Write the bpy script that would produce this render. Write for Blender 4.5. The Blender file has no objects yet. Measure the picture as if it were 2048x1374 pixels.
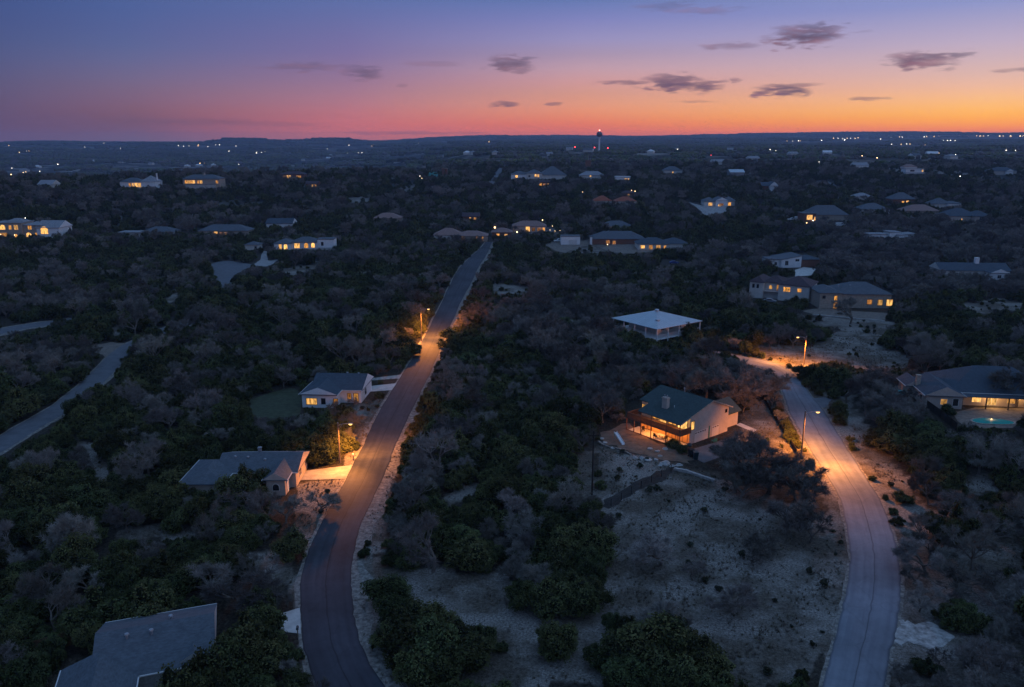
import bpy, math, random, bisect
import numpy as np
from mathutils import Vector, Matrix
from math import radians as R, sin, cos, tan, atan, atan2, pi, sqrt, exp, hypot

rnd = random.Random(7)
scene = bpy.context.scene
COL = scene.collection

# ------------------------------------------------------------------ camera
H = 56.0            # flying height in metres
F = 1594.0          # focal length in pixels of the 2048 px wide photograph
PITCH = R(14.15)
CP, SP = cos(PITCH), sin(PITCH)
cam_d = bpy.data.cameras.new("camera")
cam = bpy.data.objects.new("camera", cam_d)
COL.objects.link(cam)
cam.location = (0, 0, H)
cam.rotation_euler = (pi / 2 - PITCH, 0, 0)
cam_d.sensor_width = 36.0
cam_d.lens = 36.0 * F / 2048.0
cam_d.clip_start = 0.5
cam_d.clip_end = 40000
scene.camera = cam

# ------------------------------------------------------------------ terrain
def lerp_pts(pts, x):
    if x <= pts[0][0]: return pts[0][1]
    for (a, b), (c, d) in zip(pts, pts[1:]):
        if x < c:
            t = (x - a) / (c - a)
            t2 = t * t * (3 - 2 * t) * .5 + t * .5
            return b + (d - b) * t2
    return pts[-1][1]
PR = [(430, 0), (560, 8), (720, 21), (1000, 29), (1740, 40), (3000, 46), (5000, 68), (6000, 78), (7400, 112), (8200, 108), (9300, 60)]
PL = [(430, 0), (560, 9), (720, 23), (800, 25), (950, 12), (1300, -18), (2000, -22), (3000, 2), (4500, 34), (6000, 52), (7400, 52), (9300, 30)]
def sstep(a, b, x):
    t = min(1, max(0, (x - a) / (b - a))); return t * t * (3 - 2 * t)
def hill(x, y):
    d = hypot(x, y)
    if d < 430: return 0.0
    az = math.degrees(atan2(x, y))
    w = sstep(-13, -1, az) if az > -90 else 0
    if az > 90: w = 1 - sstep(90, 150, az)
    h = lerp_pts(PL, d) * (1 - w) + lerp_pts(PR, d) * w
    k = sstep(430, 800, d)
    h += k * (2.2 * sin(x * .013 + 1) * cos(y * .011) + 1.2 * sin(x * .031 + y * .023))
    k = sstep(2000, 5000, d)
    h += k * (7 * sin(x * .0021 + 2) * cos(y * .0016 + 1) + 3 * sin(x * .0057 + y * .004))
    if d > 4500:
        kk = sstep(4500, 6200, d)
        for a0, s, amp in ((-29.5, 1.6, 16), (-18.3, 1.3, 22), (-12.2, 1.4, 26), (-15, 4, 12), (-3, 2.5, -6)):
            h += kk * amp * exp(-((az - a0) / s) ** 2)
        kk = sstep(6300, 7400, d)
        h += kk * 20 * sstep(2, 24, az) * (1 - .45 * sstep(28.6, 29.1, az))
    return h

def ray(u, v):
    a, b = (u - 1024) / F, (v - 687) / F
    return Vector((a, CP - b * SP, -SP - b * CP))
def un(u, v, zo=0.0, dmax=9000):
    """Where the line of sight through a place in the photograph meets the land (zo above it)."""
    r = ray(u, v)
    hz = hypot(r.x, r.y)
    g = lambda t: H + r.z * t - hill(r.x * t, r.y * t) - zo
    t0 = 20.0; t1 = t0
    while t1 * hz < dmax:
        t1 = t0 * 1.01 + .5
        if g(t1) < 0: break
        t0 = t1
    for _ in range(24):
        m = (t0 + t1) / 2
        if g(m) < 0: t1 = m
        else: t0 = m
    t = t1
    return Vector((r.x * t, r.y * t, H + r.z * t))
def un2(u, v, zo=0.0):
    p = un(u, v, zo); return (p.x, p.y)
def proj(p):
    x, y, z = p[0], p[1], p[2] - H
    zc = y * CP - z * SP
    if zc < 1: return None
    return (1024 + F * x / zc, 687 - F * (y * SP + z * CP) / zc, zc)
def height_at(base, vtop):
    """height of an upright that stands at base and ends at picture row vtop"""
    d = base.y
    r = ray(1024, vtop)
    return H + r.z / r.y * d - base.z

# ------------------------------------------------------------------ materials
MATS = {}
def s2l(c):
    return tuple(((x / 255) / 12.92 if x / 255 <= .04045 else ((x / 255 + .055) / 1.055) ** 2.4) for x in c)
def mat(name, col, rough=.85, var=.25, scale=1.5, bump=0.0, bscale=8, col2=None, metal=0.0, spec=.3, hue_obj=0.0):
    if name in MATS: return MATS[name]
    m = bpy.data.materials.new(name); m.use_nodes = True
    nt = m.node_tree; b = nt.nodes["Principled BSDF"]
    b.inputs["Roughness"].default_value = rough
    b.inputs["Metallic"].default_value = metal
    b.inputs["Specular IOR Level"].default_value = spec
    tc = nt.nodes.new("ShaderNodeTexCoord")
    n = nt.nodes.new("ShaderNodeTexNoise"); n.inputs["Scale"].default_value = scale; n.inputs["Detail"].default_value = 6
    n.inputs["Roughness"].default_value = .65
    nt.links.new(tc.outputs["Object"], n.inputs["Vector"])
    mx = nt.nodes.new("ShaderNodeMix"); mx.data_type = 'RGBA'
    c1 = tuple(x * (1 - var) for x in col); c2 = col2 or tuple(min(1, x * (1 + var)) for x in col)
    mx.inputs[6].default_value = (*c1, 1); mx.inputs[7].default_value = (*c2, 1)
    rg = nt.nodes.new("ShaderNodeMapRange"); rg.inputs[1].default_value = .33; rg.inputs[2].default_value = .67
    nt.links.new(n.outputs["Fac"], rg.inputs[0]); nt.links.new(rg.outputs[0], mx.inputs[0])
    out = mx.outputs[2]
    if hue_obj:
        oi = nt.nodes.new("ShaderNodeObjectInfo")
        hs = nt.nodes.new("ShaderNodeHueSaturation")
        mr = nt.nodes.new("ShaderNodeMapRange"); mr.inputs[3].default_value = 1 - hue_obj; mr.inputs[4].default_value = 1 + hue_obj
        nt.links.new(oi.outputs["Random"], mr.inputs[0]); nt.links.new(mr.outputs[0], hs.inputs["Value"])
        mr2 = nt.nodes.new("ShaderNodeMapRange"); mr2.inputs[3].default_value = .47; mr2.inputs[4].default_value = .53
        ml = nt.nodes.new("ShaderNodeMath"); ml.operation = 'FRACT'
        mm = nt.nodes.new("ShaderNodeMath"); mm.operation = 'MULTIPLY'; mm.inputs[1].default_value = 7.31
        nt.links.new(oi.outputs["Random"], mm.inputs[0]); nt.links.new(mm.outputs[0], ml.inputs[0]); nt.links.new(ml.outputs[0], mr2.inputs[0])
        nt.links.new(mr2.outputs[0], hs.inputs["Hue"])
        nt.links.new(out, hs.inputs["Color"]); out = hs.outputs["Color"]
    nt.links.new(out, b.inputs["Base Color"])
    if bump:
        n2 = nt.nodes.new("ShaderNodeTexNoise"); n2.inputs["Scale"].default_value = bscale; n2.inputs["Detail"].default_value = 5
        nt.links.new(tc.outputs["Object"], n2.inputs["Vector"])
        bp = nt.nodes.new("ShaderNodeBump"); bp.inputs["Strength"].default_value = bump; bp.inputs["Distance"].default_value = .1
        nt.links.new(n2.outputs["Fac"], bp.inputs["Height"]); nt.links.new(bp.outputs[0], b.inputs["Normal"])
    MATS[name] = m; return m
def emit(name, col, strength, var=0.0, scale=2.0, sampling='NONE'):
    if name in MATS: return MATS[name]
    m = bpy.data.materials.new(name); m.use_nodes = True
    nt = m.node_tree; nt.nodes.clear()
    o = nt.nodes.new("ShaderNodeOutputMaterial"); e = nt.nodes.new("ShaderNodeEmission")
    e.inputs["Color"].default_value = (*col, 1); e.inputs["Strength"].default_value = strength
    if var:
        tc = nt.nodes.new("ShaderNodeTexCoord"); n = nt.nodes.new("ShaderNodeTexNoise")
        n.inputs["Scale"].default_value = scale; n.inputs["Detail"].default_value = 3
        oi = nt.nodes.new("ShaderNodeObjectInfo"); va = nt.nodes.new("ShaderNodeVectorMath"); va.operation = 'MULTIPLY_ADD'
        va.inputs[1].default_value = (1, 1, .45); nt.links.new(tc.outputs["Object"], va.inputs[0])
        cb = nt.nodes.new("ShaderNodeCombineXYZ"); k9 = nt.nodes.new("ShaderNodeMath"); k9.operation = 'MULTIPLY'; k9.inputs[1].default_value = 91
        nt.links.new(oi.outputs["Random"], k9.inputs[0]); nt.links.new(k9.outputs[0], cb.inputs[0]); nt.links.new(cb.outputs[0], va.inputs[2])
        nt.links.new(va.outputs[0], n.inputs["Vector"])
        mr = nt.nodes.new("ShaderNodeMapRange"); mr.inputs[1].default_value = .32; mr.inputs[2].default_value = .62
        mr.inputs[3].default_value = strength * (1 - var); mr.inputs[4].default_value = strength * (1 + var)
        nt.links.new(n.outputs["Fac"], mr.inputs[0])
        m5 = nt.nodes.new("ShaderNodeMapRange"); m5.inputs[3].default_value = .35; m5.inputs[4].default_value = 1.3; nt.links.new(oi.outputs["Random"], m5.inputs[0])
        mu = nt.nodes.new("ShaderNodeMath"); mu.operation = 'MULTIPLY'; nt.links.new(mr.outputs[0], mu.inputs[0]); nt.links.new(m5.outputs[0], mu.inputs[1])
        nt.links.new(mu.outputs[0], e.inputs["Strength"])
    nt.links.new(e.outputs[0], o.inputs[0])
    m.cycles.emission_sampling = sampling
    MATS[name] = m; return m

def ground_mat():
    m = bpy.data.materials.new("dry_ground"); m.use_nodes = True
    nt = m.node_tree; b = nt.nodes["Principled BSDF"]; b.inputs["Roughness"].default_value = .95; b.inputs["Specular IOR Level"].default_value = .1
    tc = nt.nodes.new("ShaderNodeTexCoord")
    def noise(s, d=6, r=.6):
        n = nt.nodes.new("ShaderNodeTexNoise"); n.inputs["Scale"].default_value = s; n.inputs["Detail"].default_value = d; n.inputs["Roughness"].default_value = r
        nt.links.new(tc.outputs["Object"], n.inputs["Vector"]); return n.outputs["Fac"]
    def rng(x, a, c, lo=0, hi=1):
        r = nt.nodes.new("ShaderNodeMapRange"); r.inputs[1].default_value = a; r.inputs[2].default_value = c; r.inputs[3].default_value = lo; r.inputs[4].default_value = hi
        nt.links.new(x, r.inputs[0]); return r.outputs[0]
    def mix(f, a, c):
        x = nt.nodes.new("ShaderNodeMix"); x.data_type = 'RGBA'
        nt.links.new(f, x.inputs[0])
        for i, q in ((6, a), (7, c)):
            if isinstance(q, tuple): x.inputs[i].default_value = (*q, 1)
            else: nt.links.new(q, x.inputs[i])
        return x.outputs[2]
    gravel = mix(rng(noise(3.4, 8, .85), .40, .60), (.06, .053, .044), (.43, .39, .34))
    grass = mix(rng(noise(2.4, 8, .85), .4, .62), (.04, .034, .026), (.19, .16, .125))
    near = mix(rng(noise(.11, 5, .65), .44, .58), grass, gravel)
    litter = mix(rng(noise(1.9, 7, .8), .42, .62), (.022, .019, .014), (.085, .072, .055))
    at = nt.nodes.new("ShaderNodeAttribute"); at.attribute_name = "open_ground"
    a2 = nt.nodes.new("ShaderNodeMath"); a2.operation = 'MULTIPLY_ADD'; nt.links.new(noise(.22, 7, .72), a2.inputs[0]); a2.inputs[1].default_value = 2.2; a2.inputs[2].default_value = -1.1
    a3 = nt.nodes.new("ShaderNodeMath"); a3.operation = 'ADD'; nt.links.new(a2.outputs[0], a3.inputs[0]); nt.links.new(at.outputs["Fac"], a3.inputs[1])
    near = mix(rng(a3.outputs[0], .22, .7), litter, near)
    farc = mix(rng(noise(.016, 7, .7), .50, .60), (.028, .03, .026), (.25, .22, .19))
    ln = nt.nodes.new("ShaderNodeVectorMath"); ln.operation = 'LENGTH'
    nt.links.new(tc.outputs["Object"], ln.inputs[0])
    colr = mix(rng(ln.outputs["Value"], 350, 800), near, farc)
    nt.links.new(colr, b.inputs["Base Color"])
    bp = nt.nodes.new("ShaderNodeBump"); bp.inputs["Strength"].default_value = .8; bp.inputs["Distance"].default_value = .25
    nt.links.new(noise(2.6, 8, .8), bp.inputs["Height"]); nt.links.new(bp.outputs[0], b.inputs["Normal"])
    return m

def road_mat(name, base, track, edge_w):
    """asphalt: x of UV runs across the road 0..1, y along it in metres"""
    m = bpy.data.materials.new(name); m.use_nodes = True
    nt = m.node_tree; b = nt.nodes["Principled BSDF"]; b.inputs["Roughness"].default_value = .8; b.inputs["Specular IOR Level"].default_value = .25
    uv = nt.nodes.new("ShaderNodeUVMap"); uv.uv_map = "UVMap"
    sp = nt.nodes.new("ShaderNodeSeparateXYZ"); nt.links.new(uv.outputs[0], sp.inputs[0])
    tc = nt.nodes.new("ShaderNodeTexCoord")
    st = nt.nodes.new("ShaderNodeMapping"); st.inputs["Scale"].default_value = (9, .05, 1)
    nt.links.new(uv.outputs[0], st.inputs[0])
    ns = nt.nodes.new("ShaderNodeTexNoise"); ns.inputs["Scale"].default_value = 1; ns.inputs["Detail"].default_value = 5
    nt.links.new(st.outputs[0], ns.inputs["Vector"])
    nf = nt.nodes.new("ShaderNodeTexNoise"); nf.inputs["Scale"].default_value = .5; nf.inputs["Detail"].default_value = 9; nf.inputs["Roughness"].default_value = .75
    nt.links.new(tc.outputs["Object"], nf.inputs["Vector"])
    ad = nt.nodes.new("ShaderNodeMath"); ad.operation = 'ADD'; nt.links.new(ns.outputs["Fac"], ad.inputs[0]); nt.links.new(nf.outputs["Fac"], ad.inputs[1])
    mr = nt.nodes.new("ShaderNodeMapRange"); mr.inputs[1].default_value = .75; mr.inputs[2].default_value = 1.3
    nt.links.new(ad.outputs[0], mr.inputs[0])
    mx = nt.nodes.new("ShaderNodeMix"); mx.data_type = 'RGBA'
    mx.inputs[6].default_value = (*base, 1); mx.inputs[7].default_value = (*track, 1)
    nt.links.new(mr.outputs[0], mx.inputs[0])
    out = mx.outputs[2]
    vo = nt.nodes.new("ShaderNodeTexVoronoi"); vo.feature = 'DISTANCE_TO_EDGE'; vo.inputs["Scale"].default_value = .16
    wv = nt.nodes.new("ShaderNodeVectorMath"); wv.operation = 'MULTIPLY_ADD'; wv.inputs[1].default_value = (1.6, 1.6, 0)
    nw = nt.nodes.new("ShaderNodeTexNoise"); nw.inputs["Scale"].default_value = .45; nw.inputs["Detail"].default_value = 4; nt.links.new(tc.outputs["Object"], nw.inputs["Vector"])
    nt.links.new(nw.outputs["Color"], wv.inputs[0]); nt.links.new(tc.outputs["Object"], wv.inputs[2]); nt.links.new(wv.outputs[0], vo.inputs["Vector"])
    rc = nt.nodes.new("ShaderNodeMapRange"); rc.inputs[1].default_value = .0; rc.inputs[2].default_value = .018; rc.inputs[3].default_value = .87; rc.inputs[4].default_value = 1
    nt.links.new(vo.outputs["Distance"], rc.inputs[0])
    nb = nt.nodes.new("ShaderNodeTexNoise"); nb.inputs["Scale"].default_value = .07; nb.inputs["Detail"].default_value = 3; nt.links.new(tc.outputs["Object"], nb.inputs["Vector"])
    rb_ = nt.nodes.new("ShaderNodeMapRange"); rb_.inputs[1].default_value = .35; rb_.inputs[2].default_value = .65; rb_.inputs[3].default_value = .74; rb_.inputs[4].default_value = 1.22
    nt.links.new(nb.outputs["Fac"], rb_.inputs[0])
    for q in (rc, rb_):
        v = nt.nodes.new("ShaderNodeVectorMath"); v.operation = 'SCALE'; nt.links.new(out, v.inputs[0]); nt.links.new(q.outputs[0], v.inputs["Scale"]); out = v.outputs[0]
    # dark paving seam along the middle and darker edges
    for c0, w, k in ((.5, .016, .55), (.0, edge_w, .6), (1., edge_w, .6)):
        s = nt.nodes.new("ShaderNodeMath"); s.operation = 'SUBTRACT'; nt.links.new(sp.outputs[0], s.inputs[0]); s.inputs[1].default_value = c0
        a = nt.nodes.new("ShaderNodeMath"); a.operation = 'ABSOLUTE'; nt.links.new(s.outputs[0], a.inputs[0])
        r = nt.nodes.new("ShaderNodeMapRange"); r.inputs[1].default_value = w * .3; r.inputs[2].default_value = w; r.inputs[3].default_value = k; r.inputs[4].default_value = 1
        nt.links.new(a.outputs[0], r.inputs[0])
        v = nt.nodes.new("ShaderNodeVectorMath"); v.operation = 'SCALE'; nt.links.new(out, v.inputs[0]); nt.links.new(r.outputs[0], v.inputs["Scale"])
        out = v.outputs[0]
    nt.links.new(out, b.inputs["Base Color"])
    bp = nt.nodes.new("ShaderNodeBump"); bp.inputs["Strength"].default_value = .3; bp.inputs["Distance"].default_value = .02
    nt.links.new(nf.outputs["Fac"], bp.inputs["Height"]); nt.links.new(bp.outputs[0], b.inputs["Normal"])
    return m

def roof_mat(name, col, var=.14):
    """shingle courses: bands every 16 cm of height plus blotches"""
    if name in MATS: return MATS[name]
    m = mat(name, col, .85, var, 1.1, .5, 14, spec=.2)
    nt = m.node_tree; b = nt.nodes["Principled BSDF"]
    src = b.inputs["Base Color"].links[0].from_socket
    tc = nt.nodes.new("ShaderNodeTexCoord"); mp = nt.nodes.new("ShaderNodeMapping"); mp.inputs["Scale"].default_value = (2.2, 2.2, 14)
    nt.links.new(tc.outputs["Object"], mp.inputs[0])
    n = nt.nodes.new("ShaderNodeTexNoise"); n.inputs["Scale"].default_value = 1; n.inputs["Detail"].default_value = 4
    nt.links.new(mp.outputs[0], n.inputs["Vector"])
    r = nt.nodes.new("ShaderNodeMapRange"); r.inputs[1].default_value = .35; r.inputs[2].default_value = .65; r.inputs[3].default_value = .86; r.inputs[4].default_value = 1.14
    nt.links.new(n.outputs["Fac"], r.inputs[0])
    v = nt.nodes.new("ShaderNodeVectorMath"); v.operation = 'SCALE'; nt.links.new(src, v.inputs[0]); nt.links.new(r.outputs[0], v.inputs["Scale"])
    nt.links.new(v.outputs[0], b.inputs["Base Color"])
    return m

M_ground = ground_mat()
M_leaf = mat("juniper_foliage", (.080, .088, .034), .9, .5, .9, hue_obj=.5, spec=.1)
M_leaf2 = mat("live_oak_foliage", (.062, .062, .036), .9, .4, .9, hue_obj=.35, spec=.1)
M_twig = mat("bare_twigs", (.18, .162, .14), .95, .35, .6, hue_obj=.5, spec=.1)
M_bark = mat("grey_bark", (.15, .125, .105), .95, .3, 3, spec=.1)
M_core = mat("juniper_shade_foliage", (.014, .018, .008), .95, .3, 1.2, spec=.05)  # dark copy of the foliage: the crown's inner shade painted as colour
M_shrub = mat("shrub_foliage", (.05, .055, .032), .9, .4, 2, hue_obj=.4, spec=.1)
M_grass = mat("dry_grass_blades", (.17, .145, .11), .95, .4, .4, hue_obj=.4, spec=.05)
M_asphalt = road_mat("dark_asphalt", (.036, .038, .048), (.066, .069, .082), .035)
M_chip = road_mat("worn_grey_asphalt", (.15, .16, .185), (.235, .245, .27), .05)
M_conc = mat("pale_concrete", (.52, .50, .46), .9, .18, .8, .2, 6)
M_gravel = mat("white_gravel", (.36, .34, .31), .95, .55, 1.3, .8, 5)
M_verge = mat("limestone_verge", (.22, .20, .172), .95, .7, 1.6, .9, 4)
M_soil = mat("brown_yard_soil", (.17, .12, .085), .95, .35, .8, .5, 5)
M_dkgrass = mat("dead_dark_grass", (.034, .03, .026), .95, .5, .9, .5, 5)
M_pad2 = mat("pale_worn_paving", (.30, .29, .28), .95, .3, .5, .4, 5)
M_soil2 = mat("worn_patio_paving", (.18, .15, .122), .95, .35, .8, .5, 5)
M_lawn = mat("dark_lawn", (.055, .065, .035), .95, .35, .8, .4, 6)
M_pad = mat("grey_asphalt_pad", (.125, .13, .14), .9, .2, .5, .2, 6)
M_wood = mat("weathered_pole_wood", (.20, .15, .11), .9, .3, 4)
M_darkwood = mat("dark_fence_wood", (.030, .024, .020), .9, .3, 4)
M_brownfence = mat("brown_fence_wood", (.12, .06, .035), .9, .3, 3)
M_deck = mat("red_brown_deck_wood", (.22, .085, .045), .8, .3, 3)
M_steel = mat("galvanised_steel", (.35, .36, .38), .5, .15, 3, metal=.6)
M_white = mat("white_paint", (.74, .74, .73), .7, .06, .7)
M_cream = mat("cream_stucco", (.58, .55, .50), .85, .12, .8, .15, 10)
M_beige = mat("beige_siding", (.47, .385, .325), .8, .1, .8, .1, 10)
M_tan = mat("tan_stone", (.36, .30, .24), .9, .3, 2.5, .4, 6)
M_stone = mat("grey_limestone", (.42, .40, .37), .9, .3, 2.5, .5, 6)
M_brick = mat("brown_brick", (.20, .095, .065), .9, .3, 4, .3, 10)
M_gdoor = mat("garage_door_paint", (.62, .53, .46), .7, .06, .8)
M_warm = mat("warm_tan_wall", (.62, .36, .16), .85, .15, 1.2)
M_frame = mat("white_window_frame", (.62, .60, .57), .6, .05, 1)
M_dframe = mat("dark_window_frame", (.04, .035, .03), .6, .1, 1)
M_glass = mat("dark_glass", (.02, .022, .028), .12, .2, .5, spec=.6)
M_roofg = roof_mat("dark_green_shingles", (.048, .072, .072))
M_roofb = roof_mat("blue_grey_shingles", (.065, .085, .105))
M_roofgr = roof_mat("grey_shingles", (.105, .12, .135))
M_roofp = roof_mat("plum_brown_shingles", (.075, .052, .058))
M_rooft = roof_mat("terracotta_tiles", (.30, .095, .055))
M_rooftan = roof_mat("rose_tan_tiles", (.26, .17, .145))
M_roofpale = roof_mat("pale_grey_shingles", (.26, .265, .275))
M_metal = mat("pale_metal_roof", (.42, .49, .53), .45, .08, .5, metal=.25, spec=.5)
M_teal = mat("teal_canvas", (.05, .30, .30), .8, .15, 1)
M_green = mat("green_plastic", (.06, .22, .15), .6, .15, 1)
M_bin = mat("dark_bin_plastic", (.025, .055, .065), .5, .2, 2)
M_blue = mat("blue_bin_plastic", (.02, .05, .22), .5, .2, 2)
M_red = mat("faded_red_paint", (.28, .05, .04), .7, .2, 2)
M_tyre = mat("tyre_rubber", (.02, .02, .02), .9, .2, 5)
M_rim = mat("wheel_rim", (.4, .4, .42), .4, .1, 5, metal=.7)
M_court = mat("green_court_screen", (.035, .20, .17), .8, .15, .3)
M_sodium = emit("sodium_lamp_lens", (1.0, .50, .13), 3.6)
M_lit = emit("lit_pane", (1.0, .43, .09), .75, .8, 1.6)
M_litb = emit("bright_lit_pane", (1.0, .50, .135), 1.1, .6, 1.6)
M_litd = emit("dim_lit_pane", (1.0, .40, .10), .28, .8, 1.6)
M_lamp_w = emit("white_far_lamp", (1.0, .88, .74), 9)
M_lamp_o = emit("orange_far_lamp", (1.0, .60, .28), 8)
M_lamp_r = emit("red_beacon_lens", (1.0, .045, .06), 7)

def water_mat():
    m = bpy.data.materials.new("pool_water"); m.use_nodes = True
    b = m.node_tree.nodes["Principled BSDF"]
    b.inputs["Base Color"].default_value = (.04, .40, .33, 1); b.inputs["Roughness"].default_value = .06
    b.inputs["Specular IOR Level"].default_value = .6
    nt = m.node_tree; tc = nt.nodes.new("ShaderNodeTexCoord"); n = nt.nodes.new("ShaderNodeTexNoise"); n.inputs["Scale"].default_value = 1.5
    nt.links.new(tc.outputs["Object"], n.inputs["Vector"])
    bp = nt.nodes.new("ShaderNodeBump"); bp.inputs["Strength"].default_value = .05
    nt.links.new(n.outputs["Fac"], bp.inputs["Height"]); nt.links.new(bp.outputs[0], b.inputs["Normal"])
    return m
M_water = water_mat()

# ------------------------------------------------------------------ mesh builder and object helpers
class MB:
    def __init__(s): s.v = []; s.f = []; s.m = []
    def add(s, vs, fs, mi=0):
        o = len(s.v); s.v += [tuple(x) for x in vs]; s.f += [tuple(o + i for i in f) for f in fs]; s.m += [mi] * len(fs); return s
    def box(s, x0, y0, z0, x1, y1, z1, mi=0):
        return s.add([(x0, y0, z0), (x1, y0, z0), (x1, y1, z0), (x0, y1, z0), (x0, y0, z1), (x1, y0, z1), (x1, y1, z1), (x0, y1, z1)],
                     [(3, 2, 1, 0), (4, 5, 6, 7), (0, 1, 5, 4), (1, 2, 6, 5), (2, 3, 7, 6), (3, 0, 4, 7)], mi)
    def tube(s, p, q, r0, r1=None, n=6, cap=True, mi=0):
        r1 = r0 if r1 is None else r1
        p, q = Vector(p), Vector(q); d = (q - p)
        if d.length < 1e-6: return s
        d.normalize(); a = d.orthogonal().normalized(); b = d.cross(a)
        vs = []
        for c, r in ((p, r0), (q, r1)):
            for i in range(n):
                t = 2 * pi * i / n; vs.append(c + a * (cos(t) * r) + b * (sin(t) * r))
        fs = [(i, (i + 1) % n, n + (i + 1) % n, n + i) for i in range(n)]
        if cap: fs += [tuple(range(n - 1, -1, -1)), tuple(range(n, 2 * n))]
        return s.add(vs, fs, mi)
    def lathe(s, prof, n=16, c=(0, 0), mi=0):
        vs = []; fs = []
        for r, z in prof:
            for i in range(n):
                t = 2 * pi * i / n; vs.append((c[0] + r * cos(t), c[1] + r * sin(t), z))
        for k in range(len(prof) - 1):
            for i in range(n):
                fs.append((k * n + i, k * n + (i + 1) % n, (k + 1) * n + (i + 1) % n, (k + 1) * n + i))
        fs.append(tuple(range(n - 1, -1, -1))); fs.append(tuple((len(prof) - 1) * n + i for i in range(n)))
        return s.add(vs, fs, mi)
    def prism(s, poly, y0, y1, mi=0):
        """outline in x,z pushed from y0 to y1"""
        n = len(poly)
        return s.add([(x, y0, z) for x, z in poly] + [(x, y1, z) for x, z in poly],
                     [tuple(range(n)), tuple(range(2 * n - 1, n - 1, -1))] + [(i, n + i, n + (i + 1) % n, (i + 1) % n) for i in range(n)], mi)
    def slab(s, poly, z0, z1, mi=0):
        n = len(poly)
        return s.add([(x, y, z0) for x, y in poly] + [(x, y, z1) for x, y in poly],
                     [tuple(range(n - 1, -1, -1)), tuple(range(n, 2 * n))] + [(i, (i + 1) % n, n + (i + 1) % n, n + i) for i in range(n)], mi)
    def mesh(s, name, mats):
        me = bpy.data.meshes.new(name); me.from_pydata(s.v, [], s.f)
        for m in (mats if isinstance(mats, (list, tuple)) else [mats]): me.materials.append(m)
        if any(s.m): me.polygons.foreach_set("material_index", s.m)
        me.update(); return me
    def build(s, name, mats, parent=None, bevel=0.0):
        o = bpy.data.objects.new(name, s.mesh(name, mats)); COL.objects.link(o)
        if parent is not None: o.parent = parent
        if bevel:
            b = o.modifiers.new("bevel", 'BEVEL'); b.width = bevel; b.segments = 2; b.limit_method = 'ANGLE'
        return o
def link(name, me, parent=None):
    o = bpy.data.objects.new(name, me); COL.objects.link(o)
    if parent is not None: o.parent = parent
    return o
def tag(o, label=None, cat=None, group=None, kind=None):
    if label: o["label"] = label
    if cat: o["category"] = cat
    if group: o["group"] = group
    if kind: o["kind"] = kind
    return o
def empty(name, loc, rz=0.0, label=None, cat=None, group=None):
    o = bpy.data.objects.new(name, None); COL.objects.link(o)
    o.location = loc; o.rotation_euler = (0, 0, rz); o.empty_display_size = .3
    return tag(o, label, cat, group)
def copy_tree(o, parent=None):
    c = o.copy(); COL.objects.link(c); c.parent = parent
    for ch in list(o.children): copy_tree(ch, c)
    return c
def smooth(o):
    o.data.polygons.foreach_set("use_smooth", [True] * len(o.data.polygons)); return o

# ------------------------------------------------------------------ the ground
def make_ground():
    rings = [0.0]; d = 12.0
    while d < 9200: rings.append(d); d *= 1.016; d += .35
    front = [R(a) for a in np.arange(-48, 48.01, .4)]
    back = [R(a) for a in np.arange(54, 307, 6)]
    az = front + back; n = len(az)
    v = [(0, 0, 0)]; f = []
    for d in rings[1:]:
        for a in az: v.append((d * sin(a), d * cos(a), hill(d * sin(a), d * cos(a))))
    for i in range(n): f.append((0, 1 + (i + 1) % n, 1 + i))
    for k in range(len(rings) - 2):
        for i in range(n):
            a = 1 + k * n + i; b = 1 + k * n + (i + 1) % n
            f.append((a, b, b + n, a + n))
    mb = MB(); mb.v = v; mb.f = f; mb.m = [0] * len(f)
    o = mb.build("ground", M_ground); smooth(o); tag(o, kind='structure')
make_ground()

VW = [.9]
VIS = []      # (u, v, distance): spots of road, house and clearing that the photograph shows uncovered
def vis_poly(poly, dist_off=0.0, step=6):
    us = [p[0] for p in poly]; vs = [p[1] for p in poly]
    vv = min(vs)
    while vv <= max(vs):
        xs = []
        for (a, b), (c, d) in zip(poly, poly[1:] + poly[:1]):
            if (b <= vv) != (d <= vv): xs.append(a + (vv - b) / (d - b) * (c - a))
        xs.sort()
        for x0, x1 in zip(xs[::2], xs[1::2]):
            u = x0
            while u <= x1:
                p = un(u, vv); VIS.append((u, vv, p.y + dist_off, VW[0])); u += step
            p = un(x1, vv); VIS.append((x1, vv, p.y + dist_off, VW[0]))
        vv += step * .6
def vis_box(u0, v0, u1, v1, dist, step=5):
    u = u0
    while u <= u1 + .1:
        v = v0
        while v <= v1 + .1:
            VIS.append((u, v, dist, .66)); v += step * .6
        u += step

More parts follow.
